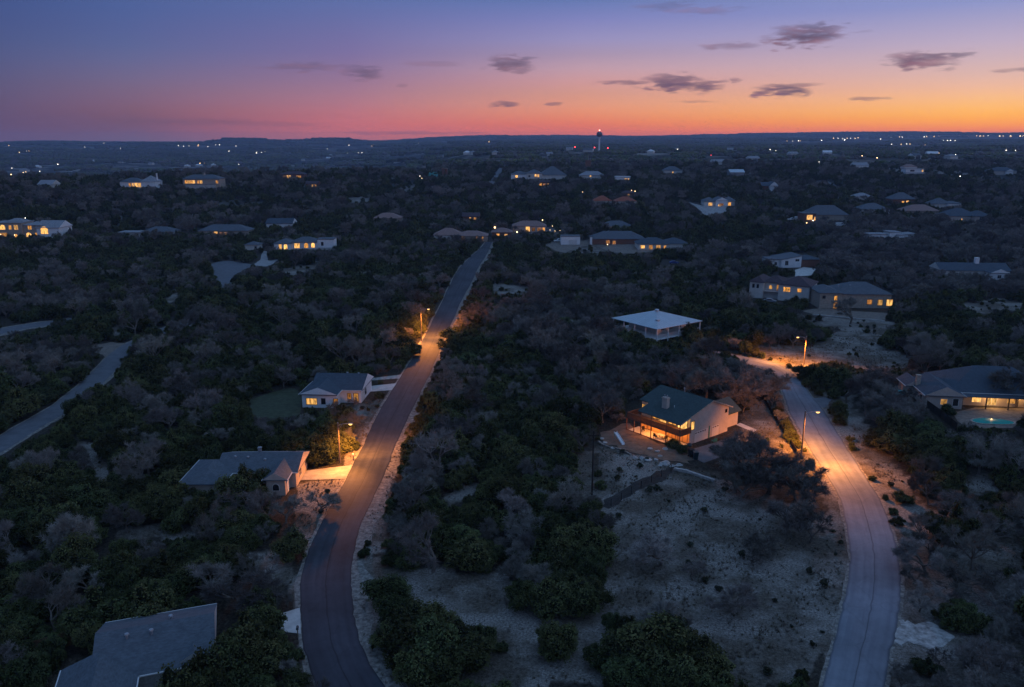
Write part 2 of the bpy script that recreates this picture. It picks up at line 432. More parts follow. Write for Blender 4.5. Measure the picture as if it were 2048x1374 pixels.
SOLID = []    # world polygons where nothing grows
def smooth_line(pts, n=5):
    out = []
    for i in range(len(pts) - 1):
        p0 = pts[max(0, i - 1)]; p1 = pts[i]; p2 = pts[i + 1]; p3 = pts[min(len(pts) - 1, i + 2)]
        for k in range(n):
            t = k / n
            out.append(tuple(.5 * ((2 * b) + (c - a) * t + (2 * a - 5 * b + 4 * c - d) * t * t + (3 * b - a - 3 * c + d) * t ** 3) for a, b, c, d in zip(p0, p1, p2, p3)))
    out.append(tuple(pts[-1])); return out
def ribbon(name, left, right, material, z, verge=None, cols=9, zv=.02):
    """a road sheet between its two edges (world xy lists of equal length)"""
    rj = random.Random(len(name))
    def crumble(e, o_):
        return [(x + (x - a) / 8 * k, y + (y - b) / 8 * k) for (x, y), (a, b) in zip(e, o_) for k in (rj.uniform(-.16, .16) * (.6 + .8 * (rj.random() < .2)),)]
    left, right = crumble(left, right), crumble(right, left)
    n = len(left); v = []; f = []; uvs = []; dist = 0
    for i in range(n):
        if i: dist += hypot(left[i][0] - left[i - 1][0], left[i][1] - left[i - 1][1])
        for c in range(cols):
            t = c / (cols - 1); x = left[i][0] * (1 - t) + right[i][0] * t; y = left[i][1] * (1 - t) + right[i][1] * t
            v.append((x, y, hill(x, y) + z + .05 * (1 - (2 * t - 1) ** 2))); uvs.append((t, dist))
    for i in range(n - 1):
        for c in range(cols - 1):
            a = i * cols + c; f.append((a, a + 1, a + cols + 1, a + cols))
    mb = MB(); mb.v = v; mb.f = f; mb.m = [0] * len(f)
    me = mb.mesh(name, material); ul = me.uv_layers.new(name="UVMap")
    for l in me.loops: ul.data[l.index].uv = uvs[l.vertex_index]
    o = link(name, me); smooth(o); tag(o, kind='structure')
    SOLID.append(list(left) + list(right)[::-1])
    if verge:
        for e, s in ((left, 1), (right, -1)):
            w = verge[0] if s == 1 else verge[1]
            if not w: continue
            mb = MB(); pv = []
            for i in range(n):
                a = e[max(0, i - 1)]; b = e[min(n - 1, i + 1)]
                dx, dy = b[0] - a[0], b[1] - a[1]; L = hypot(dx, dy) or 1
                nx, ny = -dy / L * s, dx / L * s
                ww = w * (.85 + .18 * sin(i * .37) + .12 * sin(i * .83 + 1) + rnd.uniform(-.06, .06))
                pv.append(((e[i][0] - nx * .25, e[i][1] - ny * .25, hill(*e[i]) + zv), (e[i][0] + nx * ww, e[i][1] + ny * ww, hill(*e[i]) + zv - .008)))
            for p, q in zip(pv, pv[1:]): mb.add([p[0], p[1], q[1], q[0]], [(0, 1, 2, 3)])
            mb.build("road_verge", M_verge).__setitem__("kind", 'structure')

LR = [(1420, 655, 800), (1374, 633, 770), (1300, 609, 727), (1250, 603, 712), (1200, 600, 705), (1150, 603.5, 703), (1100, 618, 709), (1050, 641, 722), (1000, 669, 745), (950, 696, 768),
      (900, 722, 788), (850, 745, 810), (800, 772, 834), (750, 804, 858), (700, 835, 880), (650, 861, 902), (600, 886, 924), (560, 905, 945), (535, 920, 957), (515, 940, 970), (502, 955, 977), (492, 965, 981), (484, 971, 984)]
RR = [(1420, 1632, 1764), (1374, 1645, 1770), (1300, 1664, 1781), (1250, 1676, 1795), (1200, 1689, 1801), (1150, 1697, 1801), (1100, 1699, 1794), (1050, 1692, 1781), (1000, 1680, 1760),
      (950, 1652, 1728), (900, 1620, 1696), (850, 1592, 1666), (820, 1577, 1646), (790, 1567, 1621), (762, 1558, 1602)]
def edges(tab, n=5):
    L = smooth_line([un2(u, v) for v, u, _ in tab], n); Rr = smooth_line([un2(u, v) for v, _, u in tab], n)
    return L, Rr
eL, eR = edges(LR); ribbon("dark_asphalt_road", eL, eR, M_asphalt, .06, (.7, 2.6))
left_road_mid = [((a[0] + b[0]) / 2, (a[1] + b[1]) / 2) for a, b in zip(eL, eR)]
eL, eR = edges(RR)
# the far end of the grey road swings away to the left behind the bare oaks
for (u, v), (u2, v2) in (((1548, 747), (1580, 742)), ((1530, 737), (1555, 727)), ((1500, 730), (1515, 718)), ((1465, 722), (1475, 711)), ((1430, 714), (1440, 704)), ((1395, 708), (1400, 699))):
    eL.append(un2(u, v)); eR.append(un2(u2, v2))
ribbon("grey_chipseal_road", eL, eR, M_chip, .06, (.42, .45))
right_road_mid = [((a[0] + b[0]) / 2, (a[1] + b[1]) / 2) for a, b in zip(eL, eR)]
def mid_ribbon(name, pts, w, m, z=.05, verge=None):
    P = smooth_line([un2(*p) for p in pts], 6); L = []; Rr = []
    for i, p in enumerate(P):
        a = P[max(0, i - 1)]; b = P[min(len(P) - 1, i + 1)]; dx, dy = b[0] - a[0], b[1] - a[1]; l = hypot(dx, dy) or 1
        L.append((p[0] - dy / l * w / 2, p[1] + dx / l * w / 2)); Rr.append((p[0] + dy / l * w / 2, p[1] - dx / l * w / 2))
    ribbon(name, L, Rr, m, z, verge, cols=5)
    return P
west_mid = mid_ribbon("narrow_west_road", [(-90, 940), (-40, 912), (0, 890), (60, 852), (110, 824), (150, 795), (185, 765), (215, 735), (238, 710), (262, 692), (300, 674), (345, 655), (400, 640)], 5.4, M_pad, .06, (.6, .9))
mid_ribbon("upper_west_road", [(-120, 690), (-20, 668), (40, 655), (105, 646), (150, 640)], 7, M_pad, .06, (2, 2))
mid_ribbon("ridge_road", [(983, 372), (988, 362), (996, 350), (1003, 338), (1008, 328)], 7, M_pad, .1)
mid_ribbon("east_lane", [(1625, 372), (1645, 362), (1670, 374), (1695, 384)], 6, M_pad, .1)
mid_ribbon("village_street", [(1030, 478), (1050, 472), (1080, 465), (1110, 458)], 8, M_pad, .08)

def sheet(name, px, m, z=.045, vis=True, jag=0.0):
    P = [un2(*p) for p in px]
    if jag:
        Q = smooth_line(P + [P[0]], 4)[:-1]; P = [(x + rnd.uniform(-jag, jag), y + rnd.uniform(-jag, jag)) for x, y in Q]
    mb = MB(); c = (sum(p[0] for p in P) / len(P), sum(p[1] for p in P) / len(P))
    vs = [(x, y, hill(x, y) + z) for x, y in P]
    mb.add(vs, [tuple(range(len(vs)))])
    o = mb.build(name, m); tag(o, kind='structure')
    if o.data.polygons[0].normal.z < 0:
        o.data.flip_normals()
    SOLID.append(P)
    if vis: vis_poly(list(px), 0, 5)
    return o
sheet("west_parking_pad", [(416, 529), (450, 521.6), (480, 525), (514, 532), (489, 539), (467, 554), (458, 576), (447, 584), (440, 575), (427, 553)], M_pad, vis=False, jag=.8)
vis_poly([(432, 536), (478, 530), (500, 534), (462, 553), (446, 574)], 0, 6)
sheet("white_driveway", [(525, 503), (534, 504), (537, 521), (557, 519), (540, 530), (528, 533), (508, 529), (519, 520)], M_pad2, .05, jag=.4)
sheet("concrete_driveway", [(720, 785), (791, 780), (799, 766), (726, 774)], M_conc, .05)
sheet("upper_driveway", [(728, 762), (803, 757), (806, 749), (740, 757)], M_gravel, .05)
sheet("lamplit_driveway", [(594, 961), (692, 958), (708, 930), (609, 942)], M_pad2, .05)
sheet("lower_driveway", [(470, 1262), (548, 1262), (602, 1268), (600, 1216), (548, 1232), (480, 1250)], M_conc, .05)
sheet("gravel_turnout", [(1796, 1240), (1823, 1245), (1864, 1250), (1905, 1275), (1861, 1299), (1834, 1288), (1786, 1284)], M_gravel, .05, jag=.5)
sheet("east_driveway", [(1616, 798), (1650, 795), (1664, 800), (1650, 816), (1634, 814)], M_pad, .05)
sheet("house_driveway", [(1387, 898), (1450, 879), (1478, 872), (1484, 886), (1448, 912), (1408, 926), (1386, 916)], M_pad, .05)
sheet("front_walk", [(1472, 850), (1480, 846), (1514, 860), (1508, 865)], M_conc, .05)
sheet("dark_grass_track", [(1214, 1020), (1262, 992), (1340, 949), (1352, 936), (1335, 935), (1290, 957), (1212, 1000)], M_dkgrass, .03, jag=.5)
sheet("brown_yard", [(1205, 865), (1255, 845), (1300, 880), (1360, 897), (1386, 912), (1370, 925), (1300, 912), (1240, 895), (1205, 880)], M_soil, .034, jag=.8)
sheet("side_lawn", [(500, 800), (560, 780), (597, 782), (602, 826), (560, 836), (505, 832)], M_lawn, .03, jag=.4)
sheet("east_terrace", [(1602, 622), (1640, 616), (1700, 622), (1775, 626), (1770, 641), (1700, 635), (1625, 628)], M_soil2, .05)
sheet("pool_deck", [(1905, 826), (1950, 815), (2060, 817), (2066, 856), (1935, 857), (1915, 842)], M_soil2, .04, vis=False)
sheet("carport_slab", [(1590, 540), (1608, 534), (1632, 538), (1622, 551), (1590, 553)], M_conc, .05)
sheet("village_driveway", [(1090, 490), (1118, 483), (1150, 486), (1180, 478), (1196, 484), (1150, 497), (1130, 506), (1112, 502)], M_soil2, .07)
sheet("village_drive_apron", [(1200, 496), (1240, 488), (1290, 492), (1310, 502), (1250, 507)], M_soil2, .07, jag=.4)
sheet("ridge_forecourt", [(1378, 404), (1400, 410), (1452, 412), (1452, 424), (1412, 430), (1400, 420)], M_pad2, .1, jag=.4)
sheet("west_limestone_clearing", [(181, 690), (225, 686), (259, 689), (236, 712), (210, 716)], M_soil2, .03, jag=1.0)

# ------------------------------------------------------------------ clearings (pale ground the photograph shows bare)
CLEAR = [
    [(840, 1165), (930, 1150), (1010, 1165), (1040, 1195), (1000, 1215), (930, 1195), (870, 1200)],
    [(1000, 1225), (1060, 1215), (1060, 1374), (930, 1374), (960, 1320), (1020, 1290)],
    [(1060, 1340), (1170, 1320), (1190, 1374), (1060, 1374)],
    [(880, 1002), (940, 968), (958, 974), (905, 1012)],
    [(985, 1060), (1012, 1050), (1010, 1090), (985, 1090)],
    [(1190, 893), (1240, 902), (1340, 930), (1430, 950), (1440, 985), (1420, 1030), (1340, 1060), (1240, 1060), (1225, 1010), (1205, 950)],
    [(1240, 1065), (1290, 1060), (1240, 1160), (1215, 1200), (1205, 1120)],
    [(1390, 1060), (1450, 1050), (1500, 1110), (1520, 1180), (1470, 1230), (1390, 1190), (1380, 1130)],
    [(1220, 1200), (1350, 1160), (1400, 1210), (1370, 1240), (1260, 1230)],
    [(1620, 1090), (1680, 1050), (1685, 1180), (1655, 1290), (1560, 1374), (1480, 1374), (1460, 1300), (1540, 1240), (1610, 1180)],
    [(1702, 850), (1740, 890), (1785, 950), (1830, 975), (1830, 1010), (1790, 1010), (1760, 960), (1715, 900)],
    [(1925, 955), (1985, 950), (1990, 985), (1940, 990)],
    [(1985, 1090), (2048, 1075), (2048, 1140), (1990, 1140)],
    [(1500, 695), (1580, 690), (1640, 690), (1690, 660), (1780, 655), (1740, 690), (1830, 715), (1810, 735), (1740, 740), (1660, 722), (1600, 735), (1540, 715)],
    [(1610, 640), (1680, 632), (1790, 648), (1780, 660), (1640, 656)],
    [(1920, 606), (1990, 596), (2048, 598), (2048, 618), (1960, 628)],
    [(140, 868), (185, 880), (215, 940), (222, 975), (190, 950)],
    [(215, 1068), (330, 1050), (400, 1056), (380, 1075), (280, 1082)],
    [(600, 968), (690, 962), (648, 1040), (618, 1080), (585, 1085)],
    [(712, 808), (765, 800), (735, 870), (705, 880)],
    [(560, 540), (600, 530), (640, 520), (640, 535), (600, 552), (570, 552)],
    [(985, 560), (1060, 572), (1060, 588), (985, 588)],
    [(330, 600), (352, 575), (360, 590), (345, 610)],
    [(220, 655), (240, 650), (245, 670), (225, 672)],
    [(100, 1330), (160, 1310), (175, 1335), (130, 1374), (90, 1374)],
    [(480, 1100), (570, 1100), (590, 1150), (600, 1180), (560, 1170)],
    [(1480, 830), (1530, 800), (1560, 850), (1590, 905), (1540, 900), (1490, 880)],
    [(1085, 480), (1120, 484), (1240, 472), (1290, 492), (1250, 508), (1140, 506)],
    [(780, 365), (830, 362), (835, 378), (790, 382)],
    [(420, 400), (520, 397), (525, 408), (430, 412)],
    [(1850, 337), (1930, 342), (2048, 353), (2048, 366), (1960, 358), (1880, 352)],
    [(1700, 322), (1760, 322), (1800, 330), (1800, 340), (1720, 336)],
    [(700, 395), (735, 390), (740, 405), (705, 408)],
    [(1150, 905), (1185, 900), (1195, 1000), (1165, 990)],
    [(780, 905), (812, 880), (795, 955), (775, 1000), (768, 1060), (790, 1090), (745, 1110), (735, 1050)],
    [(715, 1170), (735, 1200), (740, 1260), (775, 1320), (830, 1374), (775, 1374), (735, 1300), (718, 1240)],
]
VW[0] = .62
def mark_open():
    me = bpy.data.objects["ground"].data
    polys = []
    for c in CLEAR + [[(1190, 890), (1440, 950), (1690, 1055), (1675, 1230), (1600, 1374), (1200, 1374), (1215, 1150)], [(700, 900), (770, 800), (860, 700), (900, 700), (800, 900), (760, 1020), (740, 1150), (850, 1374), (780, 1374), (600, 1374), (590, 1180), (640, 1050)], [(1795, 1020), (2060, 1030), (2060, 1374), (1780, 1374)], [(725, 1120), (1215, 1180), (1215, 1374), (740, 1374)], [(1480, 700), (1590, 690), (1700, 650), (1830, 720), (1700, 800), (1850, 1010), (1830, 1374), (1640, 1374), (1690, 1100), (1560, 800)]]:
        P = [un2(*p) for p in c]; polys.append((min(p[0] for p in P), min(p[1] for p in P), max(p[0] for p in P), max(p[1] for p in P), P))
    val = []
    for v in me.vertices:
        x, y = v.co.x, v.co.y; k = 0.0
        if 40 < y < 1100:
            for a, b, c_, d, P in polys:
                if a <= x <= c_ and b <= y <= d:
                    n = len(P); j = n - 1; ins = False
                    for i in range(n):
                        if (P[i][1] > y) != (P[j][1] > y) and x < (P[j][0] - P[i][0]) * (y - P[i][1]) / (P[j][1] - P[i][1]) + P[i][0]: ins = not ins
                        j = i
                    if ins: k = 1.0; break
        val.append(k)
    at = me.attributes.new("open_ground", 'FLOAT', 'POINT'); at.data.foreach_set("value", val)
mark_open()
for c in CLEAR: vis_poly(c, 0, 7)
VW[0] = .9
for tab in (LR, RR):
    for (v0, a0, b0), (v1, a1, b1) in zip(tab, tab[1:]):
        if v0 > 1374: continue
        vis_poly([(a0 - 4, v0), (b0 + 4, v0), (b1 + 3, v1), (a1 - 3, v1)], 0, 8)
vis_poly([(0, 873), (92, 818), (128, 832), (0, 911)], 0, 6)
vis_poly([(172, 766), (210, 728), (231, 717), (228, 764)], 0, 6)
vis_poly([(0, 642), (95, 650), (40, 664), (0, 672)], 0, 6)
vis_poly([(1480, 716), (1545, 728), (1535, 738), (1490, 726)], 0, 6)

# ------------------------------------------------------------------ buildings
LANDMARKS = []   # (phrase, x, y)
FOOT = []        # (x, y, radius)
def window(parent, M, w, h, lit, frame=None, arch=False, bars=True):
    """M places the window: x to the right, z up, -y out of the wall"""
    fr = frame or M_frame
    mb = MB(); t = .09
    if arch:
        n = 7; out = [(-w / 2, 0), (w / 2, 0)] + [(w / 2 * cos(pi * i / n), h - w / 2 + w / 2 * sin(pi * i / n)) for i in range(n + 1)]
        inn = [(x * (1 - 2 * t / w), t + z * (1 - 2 * t / h)) for x, z in out]; k = len(out)
        mb.add([(x, -.07, z) for x, z in out] + [(x, -.07, z) for x, z in inn] + [(x, .03, z) for x, z in out], [(i, (i + 1) % k, k + (i + 1) % k, k + i) for i in range(k)] + [(i, 2 * k + i, 2 * k + (i + 1) % k, (i + 1) % k) for i in range(k)])
        pane = MB().add([(x, -.035, z) for x, z in inn], [tuple(range(k))])
    else:
        mb.box(-w / 2 - t, -.07, -t, w / 2 + t, .03, 0).box(-w / 2 - t, -.07, h, w / 2 + t, .03, h + t)
        mb.box(-w / 2 - t, -.068, 0, -w / 2, .03, h).box(w / 2, -.068, 0, w / 2 + t, .03, h)
        if bars:
            nb = max(1, int(round(w / .9)))
            for i in range(1, nb): mb.box(-w / 2 + w * i / nb - .03, -.055, 0, -w / 2 + w * i / nb + .03, -.037, h)
        pane = MB().add([(-w / 2, -.035, 0), (w / 2, -.035, 0), (w / 2, -.035, h), (-w / 2, -.035, h)], [(0, 1, 2, 3)])
    o = mb.build("window", fr, parent); o.matrix_local = M
    pane.build("pane", {0: M_glass, 1: M_lit, 2: M_litb, 3: M_litd}[lit], o)
    return o
def side_matrix(b, side, pos, z):
    x0, x1, y0, y1 = b['x0'], b['x1'], b['y0'], b['y1']
    if side == 'f': return Matrix.Translation((x0 + pos, y0, z))
    if side == 'b': return Matrix.Translation((x1 - pos, y1, z)) @ Matrix.Rotation(pi, 4, 'Z')
    if side == 'r': return Matrix.Translation((x1, y0 + pos, z)) @ Matrix.Rotation(pi / 2, 4, 'Z')
    return Matrix.Translation((x0, y1 - pos, z)) @ Matrix.Rotation(-pi / 2, 4, 'Z')
def blk(x0, x1, y0, y1, h, roof='hip', rh=1.8, axis=None, over=.5, z0=0, wall=None, roofm=None, win=(), door=(), base=None):
    return dict(x0=x0, x1=x1, y0=y0, y1=y1, h=h, roof=roof, rh=rh, axis=axis or ('x' if x1 - x0 >= y1 - y0 else 'y'), over=over, z0=z0, wall=wall, roofm=roofm, win=win, door=door, base=base)
def roof_mesh(b, th=.18):
    x0, x1, y0, y1 = b['x0'] - b['over'], b['x1'] + b['over'], b['y0'] - b['over'], b['y1'] + b['over']
    h, rh = b['h'], b['rh']; mb = MB(); z = h + .02
    if b['roof'] == 'flat':
        return mb.box(x0, y0, z, x1, y1, z + .28)
    if b['roof'] == 'shed':
        if b['axis'] == 'x': c = [(x0, y0, z), (x1, y0, z), (x1, y1, z + rh), (x0, y1, z + rh)]
        else: c = [(x0, y0, z), (x1, y0, z + rh), (x1, y1, z + rh), (x0, y1, z)]
        return mb.add(c + [(x, y, q + th) for x, y, q in c], [(3, 2, 1, 0), (4, 5, 6, 7), (0, 1, 5, 4), (1, 2, 6, 5), (2, 3, 7, 6), (3, 0, 4, 7)])
    if b['axis'] == 'x':
        ym = (y0 + y1) / 2; ins = (y1 - y0) / 2 if b['roof'] == 'hip' else 0
        ins = min(ins, (x1 - x0) / 2 - .01)
        r0, r1 = (x0 + ins, ym, z + rh + th), (x1 - ins, ym, z + rh + th)
    else:
        xm = (x0 + x1) / 2; ins = (x1 - x0) / 2 if b['roof'] == 'hip' else 0
        ins = min(ins, (y1 - y0) / 2 - .01)
        r0, r1 = (xm, y0 + ins, z + rh + th), (xm, y1 - ins, z + rh + th)
    e = [(x0, y0, z + th), (x1, y0, z + th), (x1, y1, z + th), (x0, y1, z + th)]
    lo = [(a, c, z) for a, c, _ in e]
    vs = e + lo + [r0, r1]
    if b['axis'] == 'x': fs = [(0, 1, 9, 8), (2, 3, 8, 9)]; ends = [(1, 2, 9), (3, 0, 8)]
    else: fs = [(1, 2, 9, 8), (3, 0, 8, 9)]; ends = [(0, 1, 8), (2, 3, 9)]
    if b['roof'] == 'gable': mb.add(vs, ends, 1)
    else: fs += ends
    fs += [(7, 6, 5, 4)] + [(i, 4 + i, 4 + (i + 1) % 4, (i + 1) % 4) for i in range(4)]
    return mb.add(vs, fs)
def wall_mesh(b):
    x0, x1, y0, y1, h, z0 = b['x0'], b['x1'], b['y0'], b['y1'], b['h'] + .1, b['z0'] - .6
    if b['roof'] == 'gable':
        p = b['h'] + b['rh'] - .05
        if b['axis'] == 'y': return MB().prism([(x0, z0), (x1, z0), (x1, h), ((x0 + x1) / 2, p), (x0, h)], y0, y1)
        m = MB(); poly = [(y0, z0), (y1, z0), (y1, h), ((y0 + y1) / 2, p), (y0, h)]; n = 5
        return m.add([(x0, y, z) for y, z in poly] + [(x1, y, z) for y, z in poly], [tuple(range(n - 1, -1, -1)), tuple(range(n, 2 * n))] + [(i, (i + 1) % n, n + (i + 1) % n, n + i) for i in range(n)])
    if b['roof'] == 'shed':
        p = b['h'] + b['rh']
        if b['axis'] == 'y': return MB().prism([(x0, z0), (x1, z0), (x1, p), (x0, h)], y0, y1)
        m = MB(); poly = [(y0, z0), (y1, z0), (y1, p), (y0, h)]; n = 4
        return m.add([(x0, y, z) for y, z in poly] + [(x1, y, z) for y, z in poly], [tuple(range(n - 1, -1, -1)), tuple(range(n, 2 * n))] + [(i, (i + 1) % n, n + (i + 1) % n, n + i) for i in range(n)])
    return MB().box(x0, y0, z0, x1, y1, h)
def house(name, label, loc, rz, blocks, wall, roofm, short=None, cat="house", group="houses among the trees", chim=(), vents=(), frame=None):
    o = empty(name, loc, rz, label, cat, group)
    xs = [b['x0'] for b in blocks] + [b['x1'] for b in blocks]; ys = [b['y0'] for b in blocks] + [b['y1'] for b in blocks]
    cx, cy = (min(xs) + max(xs)) / 2, (min(ys) + max(ys)) / 2
    c = o.matrix_basis @ Vector((cx, cy, 0))
    if short: LANDMARKS.append((short, c.x, c.y))
    for b in blocks:
        w = wall_mesh(b).build("wall", b['wall'] or wall, o)
        q = [o.matrix_basis @ Vector((x, y, 0)) for x, y in ((b['x0'] - 1, b['y0'] - 1), (b['x1'] + 1, b['y0'] - 1), (b['x1'] + 1, b['y1'] + 1), (b['x0'] - 1, b['y1'] + 1))]
        SOLID.append([(p.x, p.y) for p in q])
        rm = roof_mesh(b).build("roof", [b['roofm'] or roofm, b['wall'] or wall], o)
        b['_roof'] = rm
        if b['base']:
            MB().box(b['x0'] - .06, b['y0'] - .06, -.6, b['x1'] + .06, b['y1'] + .06, b['base'][0]).build("stone_base", b['base'][1], o)
        for wn in b['win']:
            side, pos, z, ww, hh, lit = wn[:6]
            window(o, side_matrix(b, side, pos, z), ww, hh, lit, frame, arch=len(wn) > 6 and wn[6])
        if hypot(loc[0], loc[1]) < 230 and b['roof'] in ('hip', 'gable'):
            xa, xb, ya, yb = b['x0'] - b['over'], b['x1'] + b['over'], b['y0'] - b['over'], b['y1'] + b['over']; zg = b['h'] + .05
            for q in ((xa, ya - .13, xb, ya - .003) if b['axis'] == 'x' else (xa - .13, ya, xa - .003, yb), (xa, yb + .003, xb, yb + .13) if b['axis'] == 'x' else (xb + .003, ya, xb + .13, yb)):
                MB().box(q[0], q[1], zg, q[2], q[3], zg + .13).build("gutter", M_frame, rm)
        for side, pos, ww, hh, m in b['door']:
            mb = MB(); mb.box(-ww / 2, -.05, 0, ww / 2, .02, hh)
            for k in range(1, int(hh / .5) + 1):
                if k * .5 < hh - .1: mb.box(-ww / 2 + .05, -.065, k * .5 - .02, ww / 2 - .05, -.052, k * .5 + .02)
            d = mb.build("garage_door" if ww > 2 else "door", m, o); d.matrix_local = side_matrix(b, side, pos, 0)
    for bi, x, y, z1, w, m in chim:
        mb = MB().box(x - w / 2, y - w / 2, blocks[bi]['h'], x + w / 2, y + w / 2, z1).box(x - w / 2 - .08, y - w / 2 - .08, z1 - .2, x + w / 2 + .08, y + w / 2 + .08, z1 - .06)
        mb.build("chimney", m, blocks[bi]['_roof'])
    for bi, x, y, z in vents:
        MB().lathe([(.16, z - .4), (.16, z + .25), (.26, z + .27), (.22, z + .42), (.02, z + .46)], 10, (x, y)).build("roof_vent", M_steel, blocks[bi]['_roof'])
    return o
def px_house(name, label, u0, u1, vb, blocks_fn, wall, roofm, short=None, rot=0.0, vis=None, zrel=0.0, **kw):
    """house whose front foot runs from (u0,vb) to (u1,vb) in the photograph; blocks_fn(width) gives its blocks"""
    p = un(u0, vb); q = un(u1, vb); W = (q.x - p.x)
    sc = p.y / (un((u0 + u1) / 2, vb).y)
    z = min(hill(p.x, p.y), hill(q.x, p.y)) + zrel
    o = house(name, label, (p.x, p.y, z), rot, blocks_fn(W), wall, roofm, short, **kw)
    if vis: vis_box(*vis, p.y - 1)
    return o

# --- main two storey house with the deck
A = un(1253.5, 859); B = un(1359, 898)
rzM = atan2(B.y - A.y, B.x - A.x); LM = hypot(B.x - A.x, B.y - A.y)
mh = empty("two_storey_house", (A.x, A.y, 0), rzM, "two storey beige house with green gable roof, red brown deck and glowing lower floor", "house", "houses among the trees")
LANDMARKS.append(("the green roofed deck house", 33, 146))
MI = mh.matrix_basis.inverted()
def loc_at(u, v, z):
    r = ray(u, v); t = (z - H) / r.z; return MI @ Vector((r.x * t, r.y * t, z))
YD, YB, ZR, YR = 3.2, 15.0, 7.6, 9.3
XR = LM - .3
zf = lambda y: 4.75 + (y + .35) * (ZR - 4.75) / (YR + .35)
zb = lambda y: ZR - (y - YR) * (ZR - 5.0) / (15.7 - YR)
poly = [(YD, -.4), (YB, -.4), (YB, zb(YB) - .12), (YR, ZR - .12), (YD, zf(YD) - .12)]
mb = MB(); n = 5
mb.add([(.9, y, z) for y, z in poly] + [(XR, y, z) for y, z in poly], [tuple(range(n - 1, -1, -1)), tuple(range(n, 2 * n))] + [(i, (i + 1) % n, n + (i + 1) % n, n + i) for i in range(n)])
mb.build("wall", M_beige, mh)
# roof: the front slope runs on over the deck from x = 3
mb = MB(); t = .16; x0, x1, xs = .4, XR + .5, 3.0
ysl = YD - .25
top = [(x0, ysl, zf(ysl)), (xs, ysl, zf(ysl)), (xs, -.35, zf(-.35)), (x1, -.35, zf(-.35)), (x1, YR, ZR), (x0, YR, ZR), (x1, 15.7, zb(15.7)), (x0, 15.7, zb(15.7))]
vs = [(x, y, z + t) for x, y, z in top] + top
mb.add(vs, [(0, 1, 4, 5), (1, 2, 3, 4), (5, 4, 6, 7), (8, 13, 12, 9), (9, 12, 11, 10), (13, 15, 14, 12),
            (0, 8, 9, 1), (1, 9, 10, 2), (2, 10, 11, 3), (3, 11, 12, 4), (4, 12, 14, 6), (6, 14, 15, 7), (7, 15, 13, 5), (5, 13, 8, 0)])
mroof = mb.build("roof", M_roofg, mh)
mb = MB()
for (ya, za), (yb_, zb_) in (((-.35, zf(-.35)), (YR, ZR)), ((YR, ZR), (15.7, zb(15.7)))):
    mb.add([(x1 + .003, ya, za - .06), (x1 + .003, yb_, zb_ - .06), (x1 + .003, yb_, zb_ + .17), (x1 + .003, ya, za + .17), (x1 + .04, ya, za - .06), (x1 + .04, yb_, zb_ - .06), (x1 + .04, yb_, zb_ + .17), (x1 + .04, ya, za + .17)],
           [(0, 3, 2, 1), (4, 5, 6, 7), (0, 1, 5, 4), (1, 2, 6, 5), (2, 3, 7, 6), (3, 0, 4, 7)])
mb.build("fascia_board", M_tan, mroof)
c = loc_at(1331, 815, 5.9)
zc = zf(c.y)
mb = MB().box(c.x - .6, c.y - .4, zc - .6, c.x + .6, c.y + .4, zc + 2.3).box(c.x - .68, c.y - .48, zc + 2.02, c.x + .68, c.y + .48, zc + 2.2)
ch = mb.build("chimney", M_beige, mroof)
for s in (-.3, .3):
    MB().tube((c.x + s, c.y, zc + 2.28), (c.x + s, c.y, zc + 2.75), .11, n=8).build("flue_pipe", M_steel, mroof)
MB().tube((8.6, 3.9, zf(3.9)), (8.6, 3.9, zf(3.9) + .55), .07, n=8).build("vent_pipe", M_white, mroof)
MB().tube((5.2, 11, zb(11)), (5.2, 11, zb(11) + 1.0), .12, n=8).build("vent_pipe", M_steel, mroof)
# deck
mb = MB().box(-.1, -.05, 2.44, LM + .05, YD - .004, 2.66)
dk = mb.build("deck", M_deck, mh)
def rail(x0, y0, x1, y1):
    mb = MB(); L = hypot(x1 - x0, y1 - y0); dx, dy = (x1 - x0) / L, (y1 - y0) / L; nx, ny = -dy * .035, dx * .035
    def bar(za, zb_, w):
        mb.add([(x0 - nx * w, y0 - ny * w, za), (x1 - nx * w, y1 - ny * w, za), (x1 + nx * w, y1 + ny * w, za), (x0 + nx * w, y0 + ny * w, za), (x0 - nx * w, y0 - ny * w, zb_), (x1 - nx * w, y1 - ny * w, zb_), (x1 + nx * w, y1 + ny * w, zb_), (x0 + nx * w, y0 + ny * w, zb_)],
               [(3, 2, 1, 0), (4, 5, 6, 7), (0, 1, 5, 4), (1, 2, 6, 5), (2, 3, 7, 6), (3, 0, 4, 7)])
    bar(3.62, 3.72, 2); bar(2.72, 2.80, 1.2)
    k = int(L / .16)
    for i in range(k + 1):
        x, y = x0 + dx * L * i / k, y0 + dy * L * i / k
        mb.box(x - .04, y - .04, 2.662, x + .04, y + .04, 3.62)
    return mb.build("deck_railing", M_deck, mh)
rail(0, 0, LM, 0); rail(LM, .08, LM, YD - .1); rail(0, .08, 0, YD + 1.2)
for x, hh in ((0, 2.44), (2.0, 2.44), (3.8, 4.7), (6.4, 4.7), (10.2, 4.7), (LM - .05, 4.7)):
    MB().box(x - .08, -.16, -.3, x + .08, -.055, hh if hh < 3 else zf(-.1) - .02).build("deck_post", M_deck, mh)
MB().box(0, -.12, 0, LM, -.062, .16).build("sill_beam", M_deck, mh)
MB().box(.3, 0, -.3, LM, YD - .01, .05).build("patio_slab", M_conc, mh)
fb = dict(x0=0, x1=LM, y0=YD, y1=YB)
